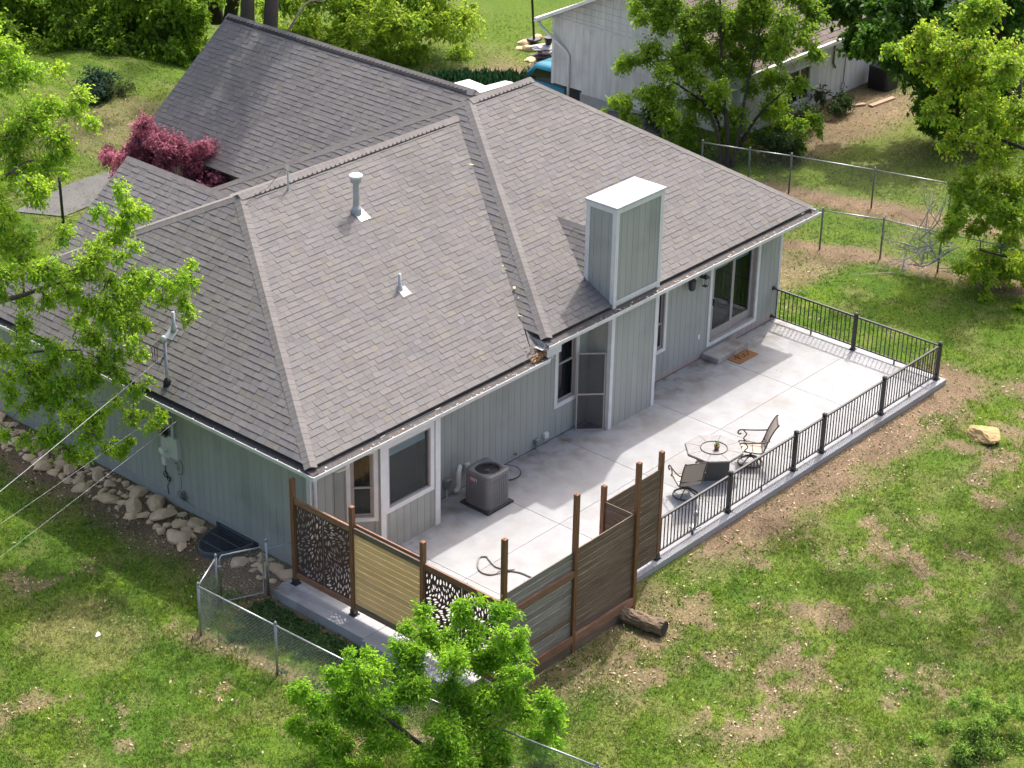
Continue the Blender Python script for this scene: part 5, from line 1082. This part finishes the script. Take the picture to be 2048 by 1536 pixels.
tree('shade_tree', 'bright green leafy tree leaning over the roof by the meter wall', 'tree',
     [([(q0[0]-.3,q0[1]+.4,g0-.2), (q0[0]-.2,q0[1]+.3,1.6), (q0[0],q0[1],3.6), at(-220,420,D1+.4), at(-160,180,D1+.3), at(-100,-60,D1)], [.20,.17,.13,.09,.06,.03]),
      ([at(-330,700,D1+.6), at(-120,630,D1+.2), at(30,595,D1), at(120,565,D1-.1), at(210,560,D1)], [.09,.075,.05,.03,.015]), ([at(-300,820,D1+.6), at(-80,740,D1), at(60,705,D1), at(160,700,D1)], [.07,.05,.03,.015]), ([at(-260,520,D1+.5), at(-80,420,D1+.2), at(40,330,D1)], [.07,.05,.025])],
     px(L1, D1, .55, 3), leaf=.092, wid=.55, cols=((.47,.65,.04),(.23,.45,.03)), dens=270, k=9, droop=.45, elong=tuple(_r*.55-np.array((0,0,.15))), seed=21, accent=(.42,.50,.22), accent_p=.03)
# right foreground tree, trunk out of frame
D6 = depth_of((22.3,-1.4,4.)); q6 = at(2330, 520, D6)
L6 = [(1990,20,60),(1930,80,55),(2010,95,60),(1870,110,45),(1960,150,55),(2030,170,60),(1900,150,40),(1830,130,35),(1960,215,50),(2020,240,60),(1900,205,35),(2035,310,60),(1975,280,45),(1935,255,28),
      (1990,350,45),(2040,390,50),(1945,365,35),(1960,410,40),(2010,440,50),(1915,420,26),(1905,450,20),(1935,470,36),(1985,490,45),(2035,500,50),(1930,520,26),(1960,555,22),(2020,560,45),(1985,600,36),(2035,620,45),(1975,640,26),(2010,670,30),(2045,690,26),(1945,340,16),(1920,380,18),(1800,105,22),(1860,75,35)]
tree('maple_tree', 'yellow green maple hanging over the chain link fence and brush pile', 'tree',
     [([(q6[0],q6[1],-.3),(q6[0]-.05,q6[1]+.05,2.2), at(2300,330,D6), at(2230,120,D6), at(2180,-120,D6)], [.24,.20,.16,.10,.05]), ([at(2310,420,D6), at(2150,340,D6), at(2030,290,D6), at(1950,260,D6)], [.10,.07,.045,.02]), ([at(2310,560,D6), at(2150,540,D6), at(2040,520,D6), at(1960,500,D6)], [.08,.06,.035,.02])],
     px(L6, D6, 1.0, 4), leaf=.108, wid=.7, cols=((.46,.60,.04),(.21,.39,.03)), dens=240, k=9, droop=.4, elong=tuple(-_r*.45-np.array((0,0,.1))), seed=31, accent=(.30,.22,.06), accent_p=.05, bark='bark_dark')
# dark maple behind, over the neighbour's yard
D5 = depth_of((33.5,3.0,4.5)); q5 = at(2020, 230, D5)
L5 = [(1690,10,40),(1740,20,45),(1800,20,50),(1860,20,50),(1715,60,40),(1770,70,45),(1830,70,50),(1880,80,50),(1730,95,25),(1790,120,36),(1850,130,45),(1900,150,45),(1830,165,30),(1870,190,40),(1920,210,40),(1900,240,28),(1850,215,22),(1945,180,45),(1990,120,60),(1960,60,60),(2030,60,60),(1870,255,14),(1700,-40,50),(1800,-50,60),(1900,-50,60),(2000,-40,60),(1960,250,40),(2020,200,60),(1760,60,40),(1920,20,50),(1910,110,50),(2000,260,40)]
tree('maple_tree', 'dark green maple in front of the white neighbouring house', 'tree', [([(q5[0],q5[1],float(gz(q5[0],q5[1]))-.3),(q5[0],q5[1],2.0),at(2000,90,D5),at(1960,-80,D5)], [.28,.22,.16,.07]), ([at(2005,140,D5),at(1900,80,D5),at(1800,40,D5)], [.10,.06,.03])],
     px(L5, D5, 1.2, 5), leaf=.17, wid=.8, cols=((.13,.27,.025),(.045,.12,.014)), dens=170, k=9, droop=.55, seed=41, bark='bark_dark')
# multi-stem tree in the centre background
b4 = np.array((24.7,7.65,-.45)); D4 = depth_of(b4)
L4 = [(1480,20,55),(1400,30,50),(1330,40,50),(1560,30,55),(1610,55,40),(1280,50,30),(1440,80,55),(1520,85,55),(1360,100,50),(1300,110,42),(1590,110,45),(1630,95,25),(1265,120,26),(1420,140,50),(1490,150,50),(1550,155,45),(1340,170,45),(1290,190,35),(1245,205,24),(1600,170,26),(1400,205,45),(1460,215,45),(1530,215,40),(1330,230,38),(1270,225,26),(1580,240,36),(1615,255,25),(1380,260,35),(1540,270,36),(1590,285,28),(1430,265,30),(1240,195,20),(1330,0,50),(1420,-30,55),(1520,-40,55),(1600,-10,45),(1500,-90,60),(1400,-90,55),(1225,210,12),(1480,275,25),(1350,140,45),(1450,40,55)]
tree('multi_stem_tree', 'airy multi stem green tree rising behind the house corner', 'tree', [([b4, b4+(.05,.1,1.2), at(1445,160,D4), at(1440,-20,D4)], [.085,.07,.045,.02]), ([b4+(.12,-.1,0), b4+(.2,-.2,1.1), at(1495,170,D4), at(1530,20,D4)], [.07,.055,.035,.015]), ([b4+(-.12,.1,0), b4+(-.2,.3,1.2), at(1395,170,D4), at(1350,30,D4)], [.07,.055,.035,.015]), ([b4+(-.05,.2,0), at(1430,230,D4), at(1330,150,D4), at(1280,90,D4)], [.055,.04,.025,.012]), ([b4+(.15,.05,0), at(1510,240,D4), at(1570,180,D4)], [.07,.05,.02])],
     px(L4, D4, 1.0, 6), leaf=.11, wid=.6, cols=((.34,.50,.03),(.14,.28,.02)), dens=240, k=9, droop=.35, seed=51, bark='bark_dark', limb_r=.02)
# big background trees behind the far wing
D2 = depth_of((22.5,28.,1.)); bt = on(540, 52, 2, 2.6); bt[2] = -.6; bt2 = on(432, 45, 2, -.6)
L2 = [(u_+random.uniform(-18,18), v_+random.uniform(-12,12), random.uniform(42,60)) for u_ in range(-20,440,46) for v_ in range(-60,135,36)]
L2 += [(120,150,26),(90,150,24),(340,150,22),(280,155,24),(140,140,30),(200,150,28),(250,140,26),(310,135,26),(360,130,24),(110,160,20),(215,175,14),(165,170,16),(400,120,26)]
L2b = [(u_+random.uniform(-18,18), v_+random.uniform(-10,10), random.uniform(36,52)) for u_ in range(565,905,46) for v_ in range(-70,95,36)]
L2b += [(600,85,30),(650,95,30),(700,100,30),(760,95,34),(810,80,30),(690,60,40),(860,50,26),(900,20,24),(930,15,18),(790,110,24),(840,105,20)]
tree('background_tree', 'dense dark green tree beyond the far gable', 'tree', [([bt2, bt2+(0,0,2.5), at(420,-150,depth_of(bt2)), at(400,-420,depth_of(bt2))], [.28,.24,.2,.1]), ([bt2+(.1,-.6,0), bt2+(.3,-1.2,3), at(470,-200,depth_of(bt2))], [.26,.22,.14])], px(L2, D2, 1.6, 7), leaf=.17, wid=.55, cols=((.30,.46,.03),(.11,.24,.018)), dens=105, k=9, droop=.6, seed=61, bark='bark_dark', limb_r=.02)
rq = random.Random(44); over = []                     # the high crown of the big tree, above the picture
while len(over) < 58:
    cc = (14.6,16.3,10.3,1.1) if len(over) < 26 else (20.3,24.8,9.8,2.7); p = np.array((cc[0]+rq.gauss(0,cc[3]), cc[1]+rq.gauss(0,cc[3]), cc[2]+rq.gauss(0,1.0))); r = rq.uniform(.7,1.2); vv_ = proj(p[None])[1][0]
    if vv_ < -110 and p[2] > 7.5: over.append((p, r))
tree('background_tree', 'light yellow green tree with drooping sprays above the far ridge', 'tree', [([bt, bt+(0,0,3.0), at(560,-160,depth_of(bt)), at(600,-420,depth_of(bt))], [.28,.24,.2,.12]), ([bt+(-.3,.2,0), bt+(-.5,.5,3.2), at(510,-200,depth_of(bt))], [.28,.24,.16])], px(L2b, D2+1.5, 1.6, 8)+over, leaf=.16, wid=.5, cols=((.44,.58,.045),(.20,.36,.03)), dens=80, k=9, droop=.7, seed=71, bark='bark_dark', limb_r=.02)
rq = random.Random(45)
tree('tall_tree', 'tall broadleaf tree beyond the patio railing that shades the open lawn', 'tree', [([(19.2,-7.2,-.3),(19.1,-7.2,5),(18.4,-7.1,9),(17.6,-7.1,12.5)], [.3,.25,.18,.08])],
     [(np.array((17.2+rq.gauss(0,1.5), -7.2+rq.gauss(0,1.7), 12.3+rq.gauss(0,1.3))), rq.uniform(.6,1.05)) for _ in range(24)], leaf=.2, wid=.6, cols=((.25,.37,.03),(.08,.17,.018)), dens=60, k=8, seed=46, bark='bark_dark')
# peach tree in front of the fences
D7 = depth_of((-2.4,-6.2,1.5)); b7 = on(885, 1560, 2, -.2)
L7 = [(930,1215,30),(915,1255,36),(985,1240,34),(1015,1265,30),(845,1230,20),(865,1275,36),(800,1285,28),(950,1300,42),(1020,1315,38),(890,1325,42),(820,1335,42),(755,1325,30),(700,1325,20),(965,1365,45),(1025,1370,32),(900,1385,45),(830,1395,45),(760,1385,42),(690,1375,38),(630,1375,34),(600,1390,24),(585,1370,12),(660,1420,42),(720,1435,45),(790,1445,45),(860,1445,45),(940,1430,45),(1010,1420,42),(1070,1430,32),(1110,1425,18),(1120,1415,8),(640,1465,40),(700,1490,45),(770,1500,45),(850,1510,45),(930,1495,45),(1000,1480,40),(1060,1475,30),(1090,1500,22),(660,1515,36),(610,1450,26),(960,1535,36),(720,1540,45),(1010,1525,26),(1045,1290,16),(960,1200,10),(1050,1340,14)]
tree('peach_tree', 'young peach tree with narrow bright leaves in front of leaf cut screen', 'tree', [([b7, b7+(0,0,.5), at(885,1470,D7), at(900,1380,D7), at(925,1290,D7), at(930,1230,D7)], [.07,.06,.045,.03,.02,.01]), ([b7+(0,0,.4), at(830,1480,D7), at(750,1420,D7), at(680,1390,D7)], [.05,.04,.025,.012]), ([b7+(0,0,.45), at(950,1450,D7), at(1030,1400,D7)], [.045,.03,.012])],
     px(L7, D7, .55, 9), leaf=.088, wid=.32, cols=((.38,.63,.04),(.19,.43,.03)), dens=800, k=10, droop=.45, seed=81, limb_r=.012, up=.6)
# feathery shrub at the near corner of the lawn
D8 = depth_of((4.6,-12.3,.8)); b8 = on(1880, 1560, 2, -.2)
L8 = [(1960,1410,18),(1920,1440,26),(2000,1440,28),(1970,1470,36),(1890,1470,24),(1850,1500,26),(1930,1510,40),(2010,1510,42),(1870,1535,30),(2045,1470,30),(1820,1535,18),(1990,1545,40),(1900,1405,12),(1935,1395,10),(2040,1420,16),(1780,1520,10)]
tree('feathery_shrub', 'thin feathery light green shrub at the yard corner', 'shrub', [([b8, at(1900,1520,D8), at(1930,1460,D8)], [.03,.02,.008]), ([b8, at(1960,1520,D8), at(1990,1460,D8)], [.03,.02,.008])], px(L8, D8, .5, 10), leaf=.06, wid=.3, cols=((.36,.55,.09),(.19,.37,.055)), dens=2400, k=7, droop=.1, seed=91, limb_r=.008, up=.9)
# purple maple in front of the house
D3 = depth_of((8.3,13.6,2.4)); b3 = np.array((8.3,13.9,-.3))
L3 = [(290,255,10),(300,275,18),(330,285,24),(275,290,22),(250,305,20),(225,315,14),(360,300,26),(320,310,30),(285,320,26),(390,315,26),(350,335,30),(310,345,28),(400,340,28),(425,350,18),(375,365,26),(270,345,22),(340,370,24),(430,370,10),(250,335,16),(215,312,8),(425,385,16),(448,378,12),(400,372,18),(415,362,20),(440,362,12),(380,345,24),(300,300,22),(260,320,18)]
tree('purple_maple', 'small purple red Japanese style maple between the two front gables', 'tree', [([b3, b3+(0,0,.9), at(330,340,D3), at(320,300,D3)], [.09,.08,.05,.02])], px([(a_, b_, c_*1.3) for a_, b_, c_ in L3], D3, .7, 11), leaf=.085, wid=.55, cols=((.66,.25,.33),(.30,.09,.14)), dens=650, k=9, droop=.4, seed=101, bark='bark_dark', limb_r=.012, accent=(.62,.24,.30), accent_p=.2)
# shrubs far away
def shrub(label, c, r, seed, cols, leaf=.1, wid=.3, n_=5, up=.8, name='shrub', cat='shrub', dens=160):
    rg = random.Random(seed); c = np.array(c, float); cl = [((c[0]+rg.uniform(-1,1)*r*.6, c[1]+rg.uniform(-1,1)*r*.6, c[2]+r*rg.uniform(.25,.6)), r*rg.uniform(.4,.6)) for _ in range(n_)]
    return tree(name, label, cat, [([c-(0,0,.1), c+(0,0,r*.25), c+(.02,0,r*.4)], [.03,.025,.01])], cl, leaf=leaf, wid=wid, cols=cols, dens=dens, k=8, droop=.1, seed=seed, up=up, limb_r=.008)
s1 = on(195, 205, 2, -.35); shrub('blue green spiky shrub in the bark bed beyond the roof', s1, 1.0, 5, ((.07,.13,.08),(.03,.07,.045)), .22, .14); s2 = on(238, 205, 2, -.35); shrub('olive green low shrub beside the blue green one', s2, .9, 6, ((.09,.13,.03),(.04,.07,.02)))
for i, (u_, v_, r_, lb) in enumerate(((1555,330,1.1,'dark evergreen shrub behind the chain link fence'), (1590,262,1.0,'tangled shrub below the neighbouring window'), (1655,235,.8,'low dark shrub at the neighbouring wall foot'), (1310,258,.9,'leafy shrub at the foundation of the white gable'))):
    c = on(u_, v_, 2, -.5); c[2] = float(gz(c[0],c[1])); shrub(lb, c, r_, 20+i, ((.06,.11,.03),(.025,.055,.015)), .11, .5)
# iris bed: upright blades
ir = thing('iris_bed', 'row of dark green sword leaved irises along the far drive', 'plants', (26.5,19.2,-1.2)); ir['kind'] = 'stuff'
rg = np.random.default_rng(8); n_ = 4200; t_ = rg.random(n_); Pb = np.stack([25.5+1.9*t_+rg.normal(0,.30,n_), 20.4-2.1*t_+rg.normal(0,.30,n_), np.zeros(n_)], 1); Pb[:,2] = gz(Pb[:,0], Pb[:,1]); D = rg.normal(0,.22,(n_,3)); D[:,2] = 1
cc = rg.random((n_,1)); leaf_mesh('iris_leaves', Pb, D, .78, .06, cc*np.array((.045,.125,.045))+(1-cc)*np.array((.018,.06,.028)), ir, rg)
# brush pile
br_ = thing('brush_pile', 'pile of bare grey branches against the chain link fence', 'brush', (21.3,-1.1,-.2)); bm_ = MB(); rg = np.random.default_rng(14); root = on(1795, 545, 2, -.05)
tips = [(1765,470),(1775,488),(1785,455),(1800,505),(1820,470),(1840,378),(1860,380),(1895,385),(1850,450),(1830,440),(1880,420),(1780,515),(1800,530),(1900,470),(1925,460),(1935,430),(1770,540),(1860,400),(1950,450),(1890,500),(1810,492),(1840,500)]
for i, (u_, v_) in enumerate(tips):
    Dp = depth_of((21.6,-1.3,.5)); e = at(u_, v_, Dp+rg.uniform(-.5,.5)); s_ = at(1800+rg.uniform(-15,130), 545-rg.uniform(0,70), Dp+rg.uniform(-.2,.2)); s_[2] = max(s_[2], -.1); m1 = s_+(e-s_)*.35+rg.normal(0,.12,3); m2 = s_+(e-s_)*.7+rg.normal(0,.12,3); P_ = cr([s_,m1,m2,e], 5); bm_.tube(P_, list(np.linspace(.022,.005,len(P_))), 5)
    for j in range(5):
        p = P_[int(rg.integers(4, len(P_)-1))]; d = (e-s_)/np.linalg.norm(e-s_)*.35+rg.normal(0,.22,3); bm_.tube([p, p+d*.5+rg.normal(0,.03,3), p+d], [.008,.006,.003], 4)
for j in range(9):
    p = on(1775+j*14, 542+rg.uniform(-8,10), 2, -.08); d = rg.normal(0,.4,3); d[2] = abs(d[2])*.25; bm_.tube([p, p+d*.5, p+d], [.012,.009,.004], 5)
bm_.ob('branches', 'dead_twig', br_)
# lamp post, pole, bags, stones, path
lpst = on(128, 462, 2, -.3); l_ = thing('yard_lamp', 'black yard lamp post beside the front walk', 'lamp', lpst); MB().cyl(lpst[0],lpst[1],-.3,1.55,.045,.04,10).ob('lamp_post','black_metal',l_,True); MB().lathe(lpst[0],lpst[1],[(.07,1.55),(.11,1.62),(.13,1.85),(.03,1.98)],8).ob('lamp_head','black_metal',l_)
pp = on(1068, 80, 2, -1.2); l_ = thing('bird_feeder_pole', 'slim black pole in the far lawn by the bagged mulch', 'pole', pp); MB().tube([pp, pp+(-.12,.1,2.4)], .045, 8).ob('pole_shaft','black_metal',l_); MB().box(pp[0]-.2,pp[0]+.2,pp[1]-.2,pp[1]+.2,pp[2]-.02,pp[2]+.05,.01).ob('pole_foot','black_metal',l_)
bp_ = on(1088, 122, 2, -1.1); gb_ = float(gz(bp_[0],bp_[1])); z_ = gb_
for i in range(5):
    o = lump('mulch_bag', 'bag' if i < 4 else 'plastic_wrap', (bp_[0]+.05*(i%2), bp_[1]+.04*(i%3), z_), .55, .42, .13, 300+i, 1, rot=-.6+.1*i); tag(o, 'dark plastic bag of mulch in the stack behind teal car' if i < 4 else 'clear wrapped bag on top of the mulch stack', 'bag', 'stacked mulch bags' if i < 4 else None); z_ += .17
pt_ = MB().lathe(bp_[0]+.1,bp_[1]-.1,[(.10,z_-.03),(.15,z_+.2),(.17,z_+.2),(.17,z_+.24),(.14,z_+.24)],14).ob('plant_pot','black_metal'); tag(pt_, 'empty black plastic pot standing on the mulch stack', 'pot')
for i, (u_, v_, r_) in enumerate(((1048,80,.30),(1075,72,.28),(1055,95,.32),(1060,115,.3),(1066,128,.28),(1040,92,.22))):
    c = on(u_, v_, 2, -1.2); c[2] = float(gz(c[0],c[1]))-.03; tag(lump('flat_stone','rock',c,r_*1.2,r_*.9,r_*.5,330+i,0,rot=i), 'flat tan stone of the low bed edging near mulch stack', 'stone', 'bed edging stones')
wk = [on(u_, v_, 2, -.25) for u_, v_ in ((30,432),(128,442),(300,372),(262,338),(150,372))]; V = [(p[0],p[1],float(gz(p[0],p[1]))+.03) for p in wk]+[(p[0],p[1],-.5) for p in wk]; k = len(wk)
o = mk('front_walk', V, [tuple(range(k))]+[(i,k+i,k+(i+1)%k,(i+1)%k) for i in range(k)], 'driveway'); o['kind'] = 'structure'
dv = [(17.2,10.8),(26.4,10.8),(27.2,15.4),(31.0,15.4),(31.0,20.0),(25.3,17.8),(22.0,20.5),(17.2,16.2)]; gx = [(x,y,float(gz(x,y))+.035) for x,y in dv]
bm = bmesh.new(); vv = [bm.verts.new(p) for p in gx]; f_ = bm.faces.new(vv); bmesh.ops.triangulate(bm, faces=[f_]); bmesh.ops.subdivide_edges(bm, edges=bm.edges[:], cuts=5, use_grid_fill=True)
for v in bm.verts: v.co.z = float(gz(v.co.x, v.co.y))+.04
me = bpy.data.meshes.new('driveway'); bm.to_mesh(me); bm.free(); me.materials.append(MATS['driveway']); o = put(bpy.data.objects.new('driveway', me), 'driveway', (0,0,0), None); o['kind'] = 'structure'

# ------------------------------------------------------------------ grass, clover and litter
def free_ground(x, y):
    ok = ~((x > -1.25) & (x < 16.35) & (y > -5.12) & (y < 11.5)) | ((x > -2) & (x < -.02) & (y > .15) & (y < 11))
    ok &= ~((x > -.6) & (x < 3.3) & (y > -5.68) & (y < -5)); ok &= ~((x > -1.2) & (x < 0) & (y > -5.2) & (y < .12)); ok &= ~((x > 8.5) & (x < 16) & (y > 11) & (y < 16)); ok &= ~((x > 26.9) & (x < 44) & (y > 8.8) & (y < 17)); ok &= ~in_well(x, y, .06)
    ok &= ~((np.hypot(x-3.03, (y+6.)*.3) < .16)); ok &= ~((np.hypot(x-14.56, y+7.1) < .42))
    return ok
rg = np.random.default_rng(77)
def pick(n_, m_=420):
    u_ = rg.uniform(-m_, 2048+m_, n_); v_ = rg.uniform(-30, 1536+m_, n_); d = _f[None]+_r[None]*((u_-1024)/F)[:,None]+_u[None]*((768-v_)/F)[:,None]; s = (-.17-CAM[2])/d[:,2]; P_ = CAM+d*s[:,None]; x, y = P_[:,0], P_[:,1]; ok = free_ground(x, y); return x[ok], y[ok]
x, y = pick(420000); d = bands(x, y); keep = rg.random(len(x)) < (1-.93*d)*(.35+.75*sstep(.25,.6,fbm(x,y,2.2,60))); x, y = x[keep], y[keep]; dist = np.hypot(np.hypot(x-CAM[0], y-CAM[1]), CAM[2]); nB = 4
cb = np.repeat(rg.choice((.55,.75,1.,1.2,1.55), len(x)), nB); x = np.repeat(x, nB)+rg.normal(0,.022,len(x)*nB); y = np.repeat(y, nB)+rg.normal(0,.022,len(y)*nB); z = gz(x,y)-.005; tall = fbm(x,y,1.7,61); h = (.028+.055*tall)*rg.uniform(.6,1.3,len(x)); a = rg.uniform(0,2*math.pi,len(x)); w_ = rg.uniform(.006,.013,len(x)); lean = rg.normal(0,.55,(len(x),2))*h[:,None]
B0 = np.stack([x-np.cos(a)*w_, y-np.sin(a)*w_, z], 1); B1 = np.stack([x+np.cos(a)*w_, y+np.sin(a)*w_, z], 1); T_ = np.stack([x+lean[:,0], y+lean[:,1], z+h], 1)
V = np.stack([B0,B1,T_],1).reshape(-1,3); C = turf(x,y)*(cb*rg.uniform(1.0,1.8,len(x)))[:,None]; st_ = rg.random(len(x)) < .08; C[st_] = np.array((.30,.25,.13))*rg.uniform(.6,1.2,(st_.sum(),1))
o = npmesh('grass', V, np.arange(len(V)).reshape(-1,3), 'grass', col=np.repeat(C,3,0), origin=(0,0,0)); tag(o, 'patchy green lawn grass around the house', 'grass', kind='stuff')
# broad leaved weeds inside the chain link strip
n_ = 2600; x = rg.uniform(-2.75,-1.2,n_); y = rg.uniform(-4.5,.1,n_); kp = (fbm(x,y,1.3,70) > .47) & (y < -.4+.5*(x+2.8)); x, y = x[kp], y[kp]; x = np.repeat(x,4)+rg.normal(0,.04,len(x)*4); y = np.repeat(y,4)+rg.normal(0,.04,len(y)*4); D = rg.normal(0,1,(len(x),3)); D[:,2] = np.abs(D[:,2])*.5+.2
wd = thing('weeds', 'low broad leaved green weeds inside the chain link strip', 'weeds', (-2,-2,-.2)); wd['kind'] = 'stuff'; cc = rg.random((len(x),1)); leaf_mesh('weed_leaves', np.stack([x,y,gz(x,y)+rg.uniform(0,.06,len(x))],1), D, .075, .7, cc*np.array((.10,.20,.06))+(1-cc)*np.array((.05,.12,.035)), wd, rg)
# fallen leaves, chips
x, y = pick(210000); d = bands(x, y); keep = rg.random(len(x)) < (.022+.04*sstep(0,3,x)*sstep(-5,-6,y)+.42*d)*(.4+.9*sstep(.4,.65,fbm(x,y,1.5,80))); x, y = x[keep], y[keep]; n_ = len(x); a = rg.uniform(0,6.28,n_); L = rg.uniform(.018,.042,n_); w_ = L*rg.uniform(.25,.6,n_); z = gz(x,y)+rg.uniform(.008,.035,n_); tl = rg.normal(0,.012,(n_,2))
dx, dy = np.cos(a)*L, np.sin(a)*L; ex, ey = -np.sin(a)*w_, np.cos(a)*w_
V = np.stack([np.stack([x-dx,y-dy,z+tl[:,0]],1), np.stack([x+ex,y+ey,z+tl[:,1]],1), np.stack([x+dx,y+dy,z-tl[:,0]],1), np.stack([x-ex,y-ey,z-tl[:,1]],1)],1).reshape(-1,3); C = np.array((.60,.47,.31))*rg.uniform(.35,1.25,(n_,1))*(1+rg.normal(0,.06,(n_,3)))
o = npmesh('leaf_litter', V, np.arange(4*n_).reshape(-1,4), 'litter', col=np.repeat(C,4,0), origin=(0,0,0)); tag(o, 'tan fallen leaves and chips scattered over the lawn and bare soil', 'leaves', kind='stuff')

# a few bits of debris on the slab
n_ = 260; x = rg.uniform(-.5,16,n_); y = np.where(rg.random(n_) < .5, -.05-np.abs(rg.normal(0,.5,n_)), rg.uniform(-4.9,-.1,n_)); L = rg.uniform(.008,.022,n_); a = rg.uniform(0,6.28,n_); dx, dy = np.cos(a)*L, np.sin(a)*L
V = np.stack([np.stack([x-dx,y-dy,np.full(n_,.004)],1), np.stack([x+dy*.5,y-dx*.5,np.full(n_,.010)],1), np.stack([x+dx,y+dy,np.full(n_,.004)],1), np.stack([x-dy*.5,y+dx*.5,np.full(n_,.008)],1)],1).reshape(-1,3)
tag(npmesh('patio_debris', V, np.arange(4*n_).reshape(-1,4), 'litter', col=np.repeat(np.array((.22,.16,.10))*rg.uniform(.3,1.3,(n_,1)),4,0), origin=(0,0,0)), 'tiny bits of leaf debris on the patio slab', 'debris', kind='stuff')
